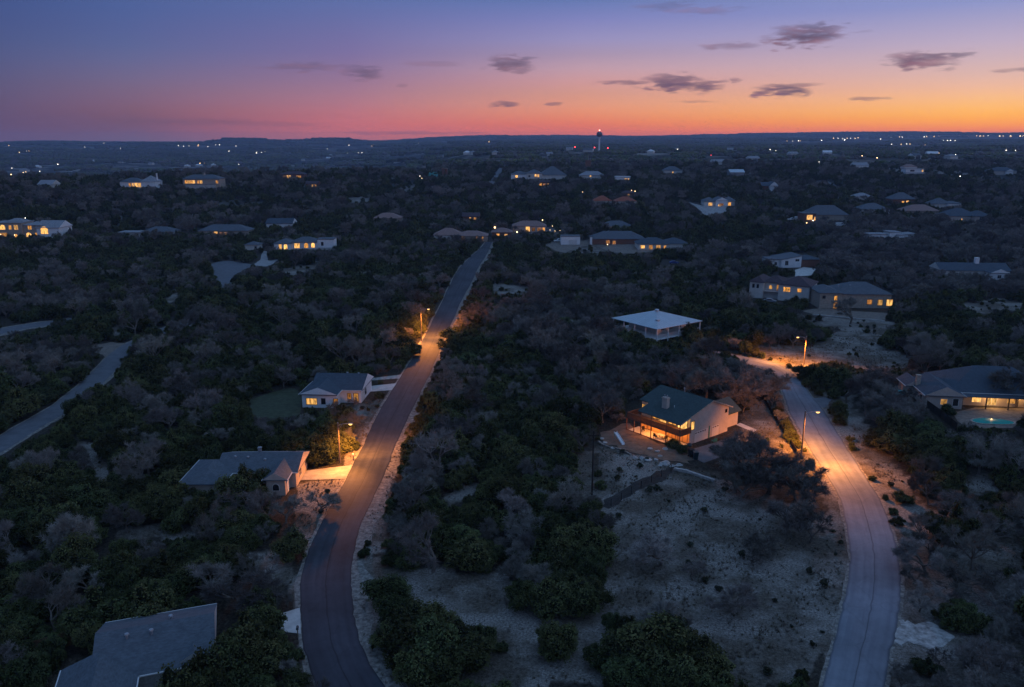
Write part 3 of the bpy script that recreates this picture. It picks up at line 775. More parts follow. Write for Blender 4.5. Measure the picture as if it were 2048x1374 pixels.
for pos, z, w, h, lit in ((1.6, 3.7, 1.1, 1.35, 2), (2.7, 3.75, .9, 1.2, 2), (4.6, 2.9, 1.4, 1.7, 1), (6.6, 2.72, 1.8, 2.0, 2), (8.9, 2.9, 1.8, 1.7, 1), (11.4, 2.72, 2.2, 2.0, 2)):
    window(mh, side_matrix(fb, 'f', pos, z), w, h, lit, M_dframe)
for pos, z, w, h, lit in ((1.75, .15, 1.5, 2.0, 0), (3.3, .2, .9, 1.9, 0), (8.6, .15, 2.4, 2.05, 2), (11.6, .15, 2.2, 2.05, 1)):
    window(mh, side_matrix(fb, 'f', pos, z), w, h, lit, M_dframe)
MB().box(.92, YD - .04, .06, 13.2, YD - .006, 2.43).build("lower_wall", M_warm, mh)
rb = dict(x0=0, x1=XR, y0=0, y1=YB)
for y0, y1 in ((4.6, 8.7), (9.9, 12.1)):
    mb = MB().box(-(y1 - y0) / 2, -.05, 0, (y1 - y0) / 2, .02, 2.15)
    for k in range(1, 4): mb.box(-(y1 - y0) / 2 + .06, -.066, k * .53 - .02, (y1 - y0) / 2 - .06, -.053, k * .53 + .02)
    g = mb.build("garage_door", M_gdoor, mh); g.matrix_local = side_matrix(rb, 'r', (y0 + y1) / 2, 0)
    for i in range(int((y1 - y0) / .7)):
        xx = -(y1 - y0) / 2 + .2 + i * .7; MB().box(xx, -.07, 1.82, xx + .45, -.052, 2.0).build("door_pane", M_glass, g)
window(mh, side_matrix(rb, 'r', 14.2, 4.2), .5, .55, 0, M_dframe)
window(mh, side_matrix(rb, 'r', 3.9, 2.9), .9, 1.6, 2, M_dframe)
MB().box(XR + .006, 8.95, 0, XR + .09, 9.25, 2.5).build("downpipe", M_green, mh)
wing = blk(6.5, 12.0, YB + .01, 20, 2.9, 'gable', 2.1, 'y')
wall_mesh(wing).build("wall", M_beige, mh); roof_mesh(wing).build("roof", [M_roofg, M_beige], mh)
SOLID.append([tuple((mh.matrix_basis @ Vector((x, y, 0)))[:2]) for x, y in ((-1, -1.5), (LM + 1.5, -1.5), (LM + 1, 21), (-1, 21))])
vis_poly([(1250, 812), (1282, 795), (1315, 767), (1430, 812), (1472, 822), (1470, 868), (1448, 880), (1360, 896), (1253, 862)], -2, 6)
vis_poly([(1366, 897), (1450, 876), (1460, 890), (1420, 905)], 0, 6)
def lamp_light(kind, name, parent, loc, energy, col, **kw):
    l = bpy.data.lights.new(name, kind); l.energy = energy; l.color = col
    for k, v in kw.items(): setattr(l, k, v)
    o = bpy.data.objects.new(name, l); COL.objects.link(o); o.parent = parent; o.location = loc; return o
for x, e in ((1.6, 130), (4.9, 480), (8.6, 170), (12.2, 150)):
    fx = MB().lathe([(.02, 2.36), (.14, 2.37), (.14, 2.43)], 10, (x, 1.5)).build("ceiling_lamp", M_litb, mh)
    lamp_light('POINT', "patio_light", mh, (x, 1.5, 2.2), e, (1, .37, .07), shadow_soft_size=.15)
for x in (5.5, 11.5):
    lamp_light('POINT', "deck_light", mh, (x, 1.9, 4.6), 160, (1, .58, .2), shadow_soft_size=.12)

def on_patio(x, y): 
    q = mh.matrix_basis @ Vector((x, y, .05)); return (q.x, q.y, q.z)
t_ = empty("patio_table", on_patio(7.6, 1.5), rzM, "dark table with white cloth edge on the lit lower patio of the deck house", "table")
MB().box(-.8, -.5, .70, .8, .5, .75).build("table_top", M_white, t_)
for x in (-.7, .7):
    for y in (-.4, .4): MB().box(x - .04, y - .04, 0, x + .04, y + .04, .70).build("leg", M_darkwood, t_)
def patio_chair(x, y, rz, label):
    c_ = empty("patio_chair", on_patio(x, y), rzM + rz, label, "chair", "dark chairs on the lit patio")
    MB().box(-.28, -.28, .40, .28, .28, .46).build("seat", M_darkwood, c_); MB().box(-.28, .24, .461, .28, .30, 1.05).build("backrest", M_darkwood, c_)
    for a_ in (-.24, .24):
        for b_ in (-.24, .24): MB().box(a_ - .03, b_ - .03, 0, a_ + .03, b_ + .03, .40).build("leg", M_darkwood, c_)
patio_chair(6.9, .7, pi, "dark patio chair in front of the white topped table"); patio_chair(8.9, 1.4, -pi / 2, "dark patio chair at the end of the white topped table nearest the garage"); patio_chair(2.9, 1.6, .6, "dark patio chair alone in the dim end bay of the patio")

# --- pale metal pavilion on stilts
C0 = un(1314.6, 656.5, 5.0); C1 = un(1397, 641, 5.0)
rzP = atan2(C1.y - C0.y, C1.x - C0.x); SPV = 18.0
pv = empty("pavilion", (C0.x, C0.y, 0), rzP, "square raised pavilion with low pale metal pyramid roof on white posts", "pavilion")
LANDMARKS.append(("the pale metal pavilion", C0.x + 2, C0.y + 10))
def roofpyr(S, z, rh):
    mb = MB(); t = .14; o = .5
    e = [(-o, -o), (S + o, -o), (S + o, S + o), (-o, S + o)]
    vs = [(x, y, z + t) for x, y in e] + [(x, y, z) for x, y in e] + [(S / 2, S / 2, z + rh)]
    mb.add(vs, [(0, 1, 8), (1, 2, 8), (2, 3, 8), (3, 0, 8), (7, 6, 5, 4)] + [(i, 4 + i, 4 + (i + 1) % 4, (i + 1) % 4) for i in range(4)])
    # standing seams
    for k in range(1, 18):
        a = -o + (S + 2 * o) * k / 18
        m = min(a + o, S + o - a) / (S / 2 + o)
        for (px, py), (qx, qy) in (((a, -o), (a, -o + m * (S / 2 + o))), ((S + o, a), (S + o - m * (S / 2 + o), a)), ((-o, a), (-o + m * (S / 2 + o), a))):
            mb.tube((px, py, z + t + .02), (qx, qy, z + t + .02 + m * (rh - t)), .03, n=4, cap=False)
    return mb
pr = roofpyr(SPV, 4.7, 2.7).build("roof", M_metal, pv)
MB().lathe([(.5, 7.0), (.5, 7.6), (.7, 7.62), (.6, 7.9), (.05, 8.0)], 8, (SPV / 2, SPV / 2)).build("ridge_cap", M_metal, pr)
MB().box(3.6, 3.4, 5.55, 4.5, 4.3, 6.35).build("skylight_box", M_metal, pr)
MB().box(-.1, -.1, 1.45, SPV + .1, SPV + .1, 1.75).build("floor_deck", M_white, pv)
for x in np.linspace(0, SPV, 5):
    for y in (0, SPV):
        MB().box(x - .11, y - .11, -.3, x + .11, y + .11, 4.72).build("post", M_white, pv)
for y in np.linspace(0, SPV, 5)[1:-1]:
    MB().box(-.11, y - .11, -.3, .11, y + .11, 4.72).build("post", M_white, pv)
MB().box(4.5, 4.5, 1.76, SPV - 1, SPV - 2, 4.65).build("inner_room", M_cream, pv)
for (a, b, c_, d_) in ((0, 0, SPV, 0), (0, 0, 0, SPV)):
    mb = MB(); k = 40
    mb.tube((a, b, 2.75), (c_, d_, 2.75), .05, n=5)
    for i in range(k + 1):
        t = i / k; mb.tube((a + (c_ - a) * t, b + (d_ - b) * t, 1.76), (a + (c_ - a) * t, b + (d_ - b) * t, 2.75), .025, n=4, cap=False)
    mb.build("railing", M_white, pv)
for x in (7, 10.5, 14):
    window(pv, Matrix.Translation((x, 4.49, 2.6)), 1.5, 1.5, 0, M_white)
mb = MB()
for k in range(7): mb.box(SPV + .12 + k * .3, 8, 1.55 - k * .22, SPV + .42 + k * .3, 9.4, 1.63 - k * .22)
mb.build("stair_flight", M_white, pv)
SOLID.append([tuple((pv.matrix_basis @ Vector(p))[:2]) for p in ((-1, -1, 0), (SPV + 2, -1, 0), (SPV + 2, SPV + 1, 0), (-1, SPV + 1, 0))])
vis_poly([(1233, 638), (1313, 620), (1397, 641), (1396, 655), (1366, 668), (1316, 686), (1312, 660)], -12, 5)

# --- houses along the dark road (left)
Hs = lambda *a, **k: house(*a, **k)
# lower left grey hip house
a = un(190, 1268, 5.2); b = un(429, 1226, 5.2); rz = atan2(b.y - a.y, b.x - a.x); L = hypot(b.x - a.x, b.y - a.y)
hw = 5.2
o = Hs("grey_hip_house", "grey hip roofed house half hidden by junipers below the concrete driveway", (a.x, a.y, 0), rz,
   [blk(.5, L - .5, -hw, hw, 2.8, 'gable', 2.25, 'x'), blk(-2.6, 4.0, -hw - 6, -hw + 2.6, 2.8, 'gable', 1.4, 'y'), blk(L - 3.4, L - 1.0, -hw + .5, -hw + 5.2, 2.85, 'gable', 1.0, 'y')],
   M_stone, M_roofgr, "the low grey hip house", vents=((0, 3.2, -1.2, 4.9), (0, 5.6, -1.2, 4.9), (0, 7.4, 1.0, 4.9)))
vis_poly([(190, 1268), (429, 1226), (425, 1260), (360, 1280), (318, 1330), (300, 1374), (130, 1374), (140, 1344), (166, 1338)], -6, 6)
# lamplit drive house
p = un(590, 946, 2.7)
Hs("grey_ranch_house", "long grey roofed ranch house at the end of the lamplit driveway", (p.x - 13.2, p.y, 0), R(1.5),
   [blk(.4, 13.2, 0, 8.4, 2.7, 'gable', 1.7, 'x', win=(('r', 3.0, .9, 1.4, 1.2, 0), ('f', 4, .9, 1.6, 1.2, 0))),
    blk(-4.0, 2.4, -4.4, 5.0, 2.68, 'hip', 1.3, 'y'), blk(9.2, 12.2, -3.2, 3.8, 2.75, 'gable', 1.2, 'y', win=(('f', 1.5, .8, 1.2, 1.3, 0, True),), door=(('r', 1.6, 1.0, 2.1, M_white),))],
   M_beige, M_roofgr, "the lamplit ranch house", vents=((0, 2.4, 3.2, 4.0), (0, 4.6, 3.0, 4.0), (0, 7.6, 2.4, 3.8), (0, 10.6, 1.6, 3.4)), chim=((0, 6.0, 5.2, 5.2, .5, M_steel),))
vis_poly([(400, 965), (456, 916), (608, 917), (609, 940), (592, 960), (560, 985), (560, 972), (520, 958), (470, 966), (430, 970)], -6, 6)
# white gable house
a = un(598, 790, 2.95); b = un(674, 790, 2.95)
W = b.x - a.x
Hs("white_gable_house", "white house with dark blue roof, front gable and one glowing bay window", (a.x + .5, a.y + .4, 0), R(-4),
   [blk(0, W - .8, 0, 9.0, 2.95, 'gable', 1.55, 'y', win=(('f', 2.1, .75, 2.3, 1.35, 2), ('f', 4.7, .9, .8, 1.2, 0), ('f', 7.4, .9, .9, 1.2, 3))),
    blk(1.2, 12.0, 3.8, 13.6, 2.9, 'gable', 2.3, 'x', win=(('f', 8.2, .9, .8, 1.3, 3), ('f', 9.7, .3, 1.0, 1.9, 1), ('r', 4, .9, 1.2, 1.2, 0)), door=(('r', 2.0, 2.6, 2.1, M_cream),)),
    ], M_white, M_roofb, "the white gable house", frame=M_dframe, vents=((1, 7.5, 9.8, 4.9), (1, 10.2, 9.4, 4.9)))
vis_poly([(598, 790), (614, 747), (724, 750), (724, 785), (706, 797), (674, 802), (600, 815)], -6, 6)

# --- pool house (right)
p = un(1853.7, 791, 2.8)
ph = Hs("blue_roof_pool_house", "rambling blue grey roofed house with lit back porch beside the swimming pool", (p.x, p.y, 0), R(-8),
   [blk(0, 7.4, 0, 11, 2.8, 'gable', 2.0, 'y', win=(('f', 3.6, .9, 1.3, 1.25, 2), ('f', 6.0, .7, 1.1, 1.6, 0), ('l', 3, .9, 1.2, 1.2, 0), ('l', 8, .9, 1.2, 1.2, 0))),
    blk(6.0, 28, 3.2, 17.5, 2.85, 'hip', 4.2, 'x', win=(('f', 5.5, .8, 1.8, 1.3, 2), ('f', 8.6, .3, 2.0, 2.0, 2), ('f', 12.6, .8, 1.6, 1.2, 1), ('f', 16, .8, 1.6, 1.2, 3))),
    blk(-1.6, 1.6, 7.5, 13, 2.6, 'gable', 1.4, 'y')],
   M_beige, M_roofb, "the pool house", chim=((0, .2, 6.6, 5.6, .9, M_tan),))
pb = MB().box(7.42, .4, 2.66, 28, 3.19, 2.84).build("porch_roof", M_roofb, ph)
for x in (7.6, 12.5, 17, 21.5, 26):
    MB().box(x - .1, .55, 0, x + .1, .75, 2.66).build("porch_post", M_darkwood, ph)
lamp_light('POINT', "porch_light", ph, (14.5, 1.7, 2.3), 420, (1, .55, .2), shadow_soft_size=.15)
lamp_light('POINT', "porch_light", ph, (20, 1.7, 2.3), 160, (1, .55, .2), shadow_soft_size=.15)
vis_poly([(1826, 745), (1905, 732), (1968, 758), (2000, 780), (2040, 795), (2030, 812), (1990, 822), (1905, 825), (1856, 812), (1835, 790)], -8, 6)
vis_poly([(1905, 828), (1940, 826), (2010, 826), (2030, 845), (2015, 856), (1945, 850)], 0, 6)
# pool
pc = un(1984, 843)
pool = empty("swimming_pool", (pc.x, pc.y, 0), 0, "kidney shaped swimming pool of green water with pale coping", "pool")
LANDMARKS.append(("the swimming pool", pc.x, pc.y))
def kidney(s):
    out = []
    for i in range(40):
        t = 2 * pi * i / 40; r = 1 + .16 * cos(2 * t + .5)
        out.append((3.5 * s * r * cos(t), 2.2 * s * r * sin(t) - .4 * cos(t) ** 2))
    return out
mb = MB(); ka, kb = kidney(1.0), kidney(1.1); n = 40
mb.add([(x, y, .16) for x, y in ka] + [(x, y, .16) for x, y in kb] + [(x, y, .0) for x, y in kb] + [(x, y, .0) for x, y in ka],
       [(i, n + i, n + (i + 1) % n, (i + 1) % n) for i in range(n)] + [(n + i, 2 * n + i, 2 * n + (i + 1) % n, n + (i + 1) % n) for i in range(n)] + [(3 * n + i, i, (i + 1) % n, 3 * n + (i + 1) % n) for i in range(n)])
mb.build("coping", M_tan, pool)
MB().add([(x, y, .09) for x, y in kidney(1.0)], [tuple(range(40))]).build("pool_water", M_water, pool)

# --- right pair of houses on the rise
a = un(1500, 563, 5.9); b = un(1608, 577, 5.9); rz = atan2(b.y - a.y, b.x - a.x); W = hypot(b.x - a.x, b.y - a.y)
rz *= .72
g1 = Hs("cream_two_storey_house", "cream two storey house with plum brown hip roof, balcony and lit upper windows", (a.x, a.y, 0), rz,
   [blk(0, 5.0, 0, 11, 5.9, 'hip', 1.8, 'y', win=(('f', 1.4, 3.7, .9, 1.5, 0), ('f', 3.0, 3.7, .9, 1.5, 0))),
    blk(4.4, 11.5, 2.0, 12, 5.85, 'hip', 2.0, 'x', win=(('f', 2.8, 3.3, 1.3, 1.7, 2, True), ('f', 5.4, 3.2, .9, 2.0, 1))),
    blk(10.6, W + .6, -.4, 12, 5.9, 'hip', 2.6, 'x', win=(('f', 3.0, 3.5, 2.4, 1.6, 1), ('f', 7.4, 3.7, 1.5, 1.3, 1), ('r', 6, 4, .8, .8, 0)))],
   M_cream, M_roofp, "the plum roofed house", frame=M_frame)
MB().box(5.02, .2, 2.7, 10.58, 1.99, 2.9).build("balcony_floor", M_cream, g1)
mb = MB().box(5.05, .22, 3.7, 10.55, .3, 3.8)
for i in range(28): mb.box(5.1 + i * .2, .24, 2.9, 5.14 + i * .2, .28, 3.7)
mb.build("balcony_railing", M_cream, g1)
vis_poly([(1500, 563), (1543, 549), (1620, 555), (1636, 570), (1636, 598), (1605, 605), (1540, 600), (1500, 594)], -3, 6)
a = un(1637.7, 617); b = un(1777, 618)
W = hypot(b.x - a.x, b.y - a.y)
g2 = Hs("grey_roof_stone_house", "stone house with broad grey hip roof, lit entrance and two glowing windows", (a.x, a.y, 0), R(-3),
   [blk(0, 7.2, 0, 12, 5.4, 'hip', 1.6, 'y', win=(('f', 1.4, 3.6, .9, .9, 0), ('f', 5.4, 3.0, 1.0, 1.5, 1))),
    blk(6.0, W + 1, 1.5, 15, 4.8, 'hip', 3.2, 'x', win=(('f', 11.6, 1.4, 1.6, 1.6, 3), ('f', 15.2, 1.1, 1.6, 1.9, 2), ('f', 18.4, .9, 2.0, 2.2, 2), ('f', 3.4, 1.4, 1.6, 1.3, 0)))],
   M_tan, M_roofgr, "the grey roofed stone house", frame=M_dframe, vents=((1, 8, 6, 7.0), (1, 12, 6, 7.0)))
MB().box(4.9, -.08, .1, 6.1, -.02, 2.3).build("lit_doorway", M_lit, g2)
vis_poly([(1640, 580), (1667, 562), (1740, 566), (1786, 588), (1780, 616), (1710, 620), (1640, 618)], -3, 6)
# white modern house behind
a = un(1541, 536); b = un(1602, 533)
Hs("white_shed_roof_house", "white modern house with rising single slope roof and attached brown brick garage", (a.x, a.y, 0), R(6),
   [blk(0, 5.5, 1.5, 10, 3.6, 'flat', 0, 'x', win=(('f', 3, 1, 1.2, 1.4, 0),)),
    blk(5.0, 14.6, 0, 12, 3.7, 'shed', 1.7, 'y', win=(('f', 2.6, 1.2, 1.5, 1.9, 0), ('f', 7.6, 2.9, 1.8, 1.0, 0))),
    blk(15.0, 24, 1.0, 10, 3.4, 'hip', 1.6, 'x', wall=M_brick, roofm=M_roofb, door=(('f', 3.5, 4.8, 2.2, M_brick),))],
   M_white, M_roofgr, "the white modern house")
vis_poly([(1541, 512), (1620, 500), (1636, 515), (1632, 533), (1560, 536)], -2, 5)
a = un(1880, 556)
Hs("dark_roof_long_house", "long dark blue roofed house with white chimney hidden among grey oaks", (a.x, a.y, 0), R(-5),
   [blk(0, 28, 0, 11, 3.2, 'gable', 2.6, 'x'), blk(18, 25, -5, 3, 3.1, 'gable', 1.6, 'y', wall=M_white, win=(('f', 3.5, 1, 1.4, 1.3, 0),))],
   M_cream, M_roofb, "the chimneyed blue house", chim=((0, 16.5, 5.5, 8.2, 1.6, M_white),))
vis_poly([(1878, 527), (2010, 532), (2016, 542), (1975, 548), (1900, 540)], -3, 6)
vis_box(1975, 550, 2000, 560, a.y - 8)
vis_box(1955, 518, 1972, 528, a.y - 3)

# --- mid distance houses, left
p = un(549, 503)
Wt = un(670, 502).x - p.x
jh = Hs("long_white_house", "long white house with a row of tall golden windows above a stone base", (p.x, p.y, 0), R(2),
   [blk(0, 9, 0, 11, 4.4, 'hip', 2.0, 'y', base=(1.2, M_stone), win=(('f', 3.2, 1.6, 1.4, 2.4, 2), ('f', 6.0, 1.4, 2.0, 2.8, 2, True))),
    blk(8.5, Wt - 8.5, 1.2, 12, 4.8, 'hip', 2.4, 'x', base=(1.6, M_stone), win=(('f', 3.2, 1.9, 2.8, 2.5, 2), ('f', 8.0, 1.9, 2.3, 2.8, 1, True), ('f', 11.6, 2.1, 2.0, 2.6, 2, True), ('f', 14.6, 2.1, 1.5, 2.3, 1, True))),
    blk(Wt - 8.6, Wt, .4, 9, 6.4, 'flat', 0, 'x', over=.2, base=(2.2, M_stone), win=(('f', 2.6, 3.2, 1.3, 2.0, 0),))],
   M_white, M_roofgr, "the long white house")
vis_box(552, 474, 668, 500, p.y - 1)
px_house("small_guest_house", "small pale guest house with hip roof beside the long white house", 490, 518, 500, lambda W: [blk(0, W, 0, 7, 2.7, 'hip', 1.5, win=(('f', W - 1.5, .9, 1.2, 1.2, 0),))], M_cream, M_roofgr, vis=(492, 486, 516, 498))
px_house("lit_villa", "sprawling villa at the western edge with many golden windows and an arched wing", -14, 136, 472,
   lambda W: [blk(0, W * .45, 0, 12, 8.6, 'flat', 0, 'x', over=.3, win=tuple(('f', W * .45 * t, z, w, h, l, ar) for t, z, w, h, l, ar in ((.14, 5.2, 1.6, 2.0, 2, False), (.24, 1.2, 1.6, 2.0, 1, False), (.37, 5.0, 3.0, 2.8, 2, True), (.40, 1.0, 3.0, 2.4, 1, False), (.62, 5.2, 1.6, 2.2, 1, False), (.82, 5.0, 2.2, 2.6, 2, False), (.78, 1.0, 1.6, 1.8, 1, True)))),
              blk(W * .17, W * .43, 3, 10, 8.9, 'hip', 1.7, 'x', over=.4, win=()),
              blk(W * .45 + .01, W * .72, 1.5, 12, 7.2, 'hip', 1.6, 'x', win=(('f', 3.6, 5.0, 2.0, 2.0, 1), ('f', 2.6, .9, 3.0, 2.6, 2, True), ('f', 7.2, 1.0, 2.2, 2.2, 1), ('f', 9.6, 1.0, 1.4, 2.6, 2))),
              blk(W * .66, W, .8, 14, 5.9, 'gable', 3.4, 'x', wall=M_white, roofm=M_roofpale, win=(('f', 4.2, 2.6, 4.2, 4.2, 2, True),))],
   M_tan, M_roofpale, "the golden windowed villa", vis=(0, 432, 132, 470))
px_house("porch_lit_ranch", "low grey roofed ranch house with one orange glowing porch bay", 398, 500, 471,
   lambda W: [blk(0, W, 0, 12, 3.3, 'hip', 3.0, win=(('f', W * .34, .2, 2.6, 2.7, 2), ('f', W * .46, .6, 2.4, 2.0, 3), ('f', W * .56, .6, 2.0, 1.8, 1), ('f', W * .09, 1.2, .7, .7, 2)))], M_tan, M_roofgr, "the porch lit ranch", vis=(400, 446, 490, 466))
px_house("flat_grey_house", "low flat looking grey house with long pale eave sunk in dark trees", 237, 354, 472,
   lambda W: [blk(0, W * .42, 0, 9, 3.0, 'flat', 0, 'x', roofm=M_roofpale), blk(W * .42, W, 1, 12, 3.2, 'hip', 2.4, 'x')], M_stone, M_roofgr, vis=(240, 454, 345, 465))
px_house("white_trim_house", "small blue roofed house with white gable trim above the porch lit ranch", 533, 586, 456,
   lambda W: [blk(0, W, 0, 10, 2.8, 'gable', 2.8, 'x', wall=M_white)], M_white, M_roofb, vis=(535, 439, 582, 450))
px_house("cupola_house", "white house with golden windows and a pointed pavilion roof on the ridge", 241, 318, 378,
   lambda W: [blk(0, W * .6, 0, 12, 6.0, 'hip', 3.0, 'x', win=(('f', W * .28, 2.6, 2.0, 2.6, 1), ('f', W * .36, 2.6, 1.4, 2.6, 2), ('f', W * .45, 2.2, 2.2, 3.2, 2), ('f', W * .55, 2.2, 2.6, 3.2, 2))),
              blk(W * .6 + .01, W, -1, 12, 6.2, 'hip', 4.6, 'x', roofm=M_roofpale, win=(('f', W * .2, 2, 1.2, 2, 0),))], M_white, M_roofgr, "the cupola house", chim=((1, 27, 5.5, 12.6, .9, M_white),), vis=(244, 352, 314, 374))
px_house("balcony_lodge", "two storey lodge with a strip of golden upper windows on the ridge", 367, 444, 378,
   lambda W: [blk(0, W, 0, 13, 8.4, 'hip', 3.0, 'x', win=tuple(('f', W * t, 4.9, 1.9, 2.4, l) for t, l in ((.09, 1), (.16, 2), (.23, 1), (.30, 2), (.42, 1), (.50, 2), (.93, 1))) + (('f', W * .27, 1.4, 2.4, 1.6, 1),)),
              blk(W * .1, W * .9, -2.6, -.02, 4.2, 'flat', 0, 'x', over=.1, wall=M_stone)], M_tan, M_roofgr, "the balcony lodge", chim=((0, 15, 6, 13, 1.6, M_tan),), vis=(370, 350, 440, 376))
px_house("twin_porch_house", "dark house with two glowing orange porches between ridge trees", 560, 610, 358,
   lambda W: [blk(0, W, 0, 12, 4.4, 'hip', 2.6, 'x', win=(('f', W * .2, 1, 2.0, 2.2, 3), ('f', W * .33, 1, 1.8, 2.6, 2), ('f', W * .42, 1, 1.4, 2.6, 2), ('f', W * .78, 1.2, 4.2, 2.2, 1)))], M_brick, M_roofp, "the twin porch house", vis=(562, 346, 606, 356))
px_house("two_window_cabin", "tiny dark cabin with two yellow windows below the twin porch house", 612, 638, 376,
   lambda W: [blk(0, W, 0, 7, 3.6, 'gable', 2.0, 'x', win=(('f', W * .55, .8, 1.6, 2.2, 2), ('f', W * .8, .8, 1.8, 2.4, 1)))], M_brick, M_roofp, vis=(616, 366, 636, 374))
px_house("dim_gable_house", "unlit pale roofed house half buried in ridge oaks", 76, 119, 376, lambda W: [blk(0, W, 0, 12, 3.2, 'gable', 3.2, 'x')], M_cream, M_roofpale, vis=(80, 362, 116, 370))

# --- mid distance houses, centre and right
px_house("rose_tiled_house", "rose tan tiled house with hipped roofs and two small lit windows at the road's end", 868, 975, 482,
   lambda W: [blk(0, W * .52, 0, 12, 3.4, 'hip', 3.4, 'x', wall=M_cream, win=(('f', W * .2, 1, 1.2, 1.4, 0),)), blk(W * .42, W, -1.5, 10, 3.1, 'hip', 2.4, 'x', win=(('f', W * .12, .9, 1.9, 1.9, 2), ('f', W * .40, .6, 1.6, 2.4, 3), ('f', W * .49, .6, .8, 2.2, 1)))],
   M_tan, M_rooftan, "the rose tiled house", vis=(870, 458, 962, 474))
px_house("warm_wall_house", "pinkish house whose long wall glows from a floodlit corner window", 1026, 1092, 464,
   lambda W: [blk(0, W, 0, 11, 3.4, 'hip', 2.8, 'x', wall=M_beige, win=(('f', W * .45, .3, 2.4, 2.9, 2), ('f', W * .62, .5, 2.0, 2.2, 3), ('f', W * .8, .5, 2.4, 2.2, 3), ('f', W * .93, .7, 1.4, 2.0, 1)))], M_beige, M_rooftan, "the warm walled house", vis=(1035, 442, 1088, 462))
px_house("white_garage", "plain white double garage block with panel doors", 1122, 1160, 490,
   lambda W: [blk(0, W, 0, 8, 4.6, 'flat', 0, 'x', over=.15, door=(('f', W * .62, 4.6, 2.8, M_frame),))], M_white, M_roofgr, "the white garage", cat="garage", vis=(1122, 464, 1158, 485))
px_house("olive_roof_house", "house with long olive grey roof and one white pillar", 1184, 1290, 489,
   lambda W: [blk(0, W, 0, 14, 3.0, 'hip', 3.6, 'x', win=(('f', W * .3, .6, 2.2, 1.8, 3), ('f', W * .42, .2, 1.6, 1.8, 3))), blk(-1.2, 0, -.6, .6, 4.2, 'flat', 0, 'x', over=.1, wall=M_white)], M_brick, M_roofgr, "the olive roofed house", vis=(1190, 459, 1285, 482))
px_house("four_light_house", "blue roofed house with four golden front windows", 1276, 1378, 500,
   lambda W: [blk(0, W * .62, 0, 12, 3.1, 'hip', 2.8, 'x', win=(('f', W * .09, .9, 2.2, 1.6, 2), ('f', W * .25, .4, 2.0, 2.2, 1), ('f', W * .40, .4, 2.4, 2.2, 2), ('f', W * .53, .6, 1.2, 1.8, 1))), blk(W * .5, W, 2, 14, 3.0, 'hip', 2.6, 'x')], M_cream, M_roofb, "the four light house", vis=(1278, 474, 1372, 496))
px_house("hilltop_mansion", "large pale mansion with big grey hip roof and two lit gables on the hilltop", 1022, 1136, 363,
   lambda W: [blk(0, W * .3, 0, 14, 6.6, 'hip', 3.0, 'x', win=(('f', W * .1, 3.4, 2.2, 2.4, 2), ('f', W * .22, 2, 2, 2.2, 0)), wall=M_white), blk(W * .28, W * .56, -2, 15, 7.6, 'hip', 3.6, 'x', win=(('f', W * .16, 4.2, 1.6, 2.6, 2), ('f', W * .21, 4.2, 1.6, 2.6, 2), ('f', W * .05, 4, 1.8, 2, 0))),
              blk(W * .5, W, 0, 24, 5.8, 'hip', 8.0, 'x', win=(('f', W * .44, 1.6, 1.8, 2.2, 0),))], M_cream, M_roofgr, "the hilltop mansion", vis=(1024, 336, 1132, 357))
px_house("orange_patio_house", "small building with an orange lit patio just below the hilltop mansion", 1074, 1099, 374,
   lambda W: [blk(0, W, 0, 7, 4.0, 'gable', 1.6, 'x', win=(('f', W * .25, .3, 3.0, 3.0, 1), ('f', W * .6, .3, 2.4, 2.6, 3), ('f', W * .9, 1.6, 1.2, 1.4, 2)))], M_brick, M_roofp, vis=(1076, 360, 1097, 370))
px_house("lamp_front_house", "grey hip roofed house with one bright pink white lamp on its front", 1160, 1212, 361,
   lambda W: [blk(0, W, 0, 12, 4.6, 'hip', 3.6, 'x', win=(('f', W * .42, 3.4, 1.3, 1.6, 2),))], M_cream, M_roofpale, vis=(1164, 344, 1208, 356))
px_house("white_lit_shed", "long low white shed with two bright white windows", 1231, 1262, 364,
   lambda W: [blk(0, W, 0, 8, 4.6, 'flat', 0, 'x', win=(('f', W * .68, 1.4, 1.8, 1.8, 2), ('f', W * .86, 1.4, 1.4, 1.8, 2)))], M_white, M_white, cat="shed", vis=(1232, 353, 1260, 361))
px_house("terracotta_roof_house", "house with two terracotta roofs side by side among dark trees", 1188, 1272, 414,
   lambda W: [blk(0, W * .42, 2, 13, 4.4, 'hip', 3.4, 'x'), blk(W * .5, W, 0, 11, 4.2, 'hip', 3.0, 'x', win=(('f', 2.2, 1.0, 1.6, 1.8, 0),))], M_cream, M_rooftan if False else M_rooft, "the terracotta roofed house", vis=(1190, 388, 1270, 405))
px_house("garden_light_house", "low house behind garden lights north of the terracotta roofs", 1244, 1276, 394, lambda W: [blk(0, W, 0, 8, 3.0, 'hip', 1.6, 'x', win=(('f', W * .4, .6, 1.6, 1.6, 1), ('f', W * .85, .6, 1.8, 2.2, 1)))], M_brick, M_roofp, vis=(1250, 380, 1274, 388))
px_house("three_garage_house", "grey gabled house with three lit garage bays facing a pale forecourt", 1408, 1472, 413,
   lambda W: [blk(0, W * .4, 0, 11, 3.6, 'hip', 2.8, 'x', win=(('f', W * .2, .6, 2.8, 2.2, 2),)), blk(W * .36, W * .74, -1.5, 11, 4.2, 'gable', 2.2, 'y', wall=M_white, win=(('f', W * .18, .6, 3.2, 1.8, 3), ('f', W * .12, .4, 1.8, 1.2, 2))), blk(W * .7, W, 0, 12, 4.0, 'hip', 2.8, 'x', win=(('f', W * .12, .6, 2.2, 2.4, 1),))], M_cream, M_roofgr, "the three bay garage house", vis=(1410, 391, 1470, 412))
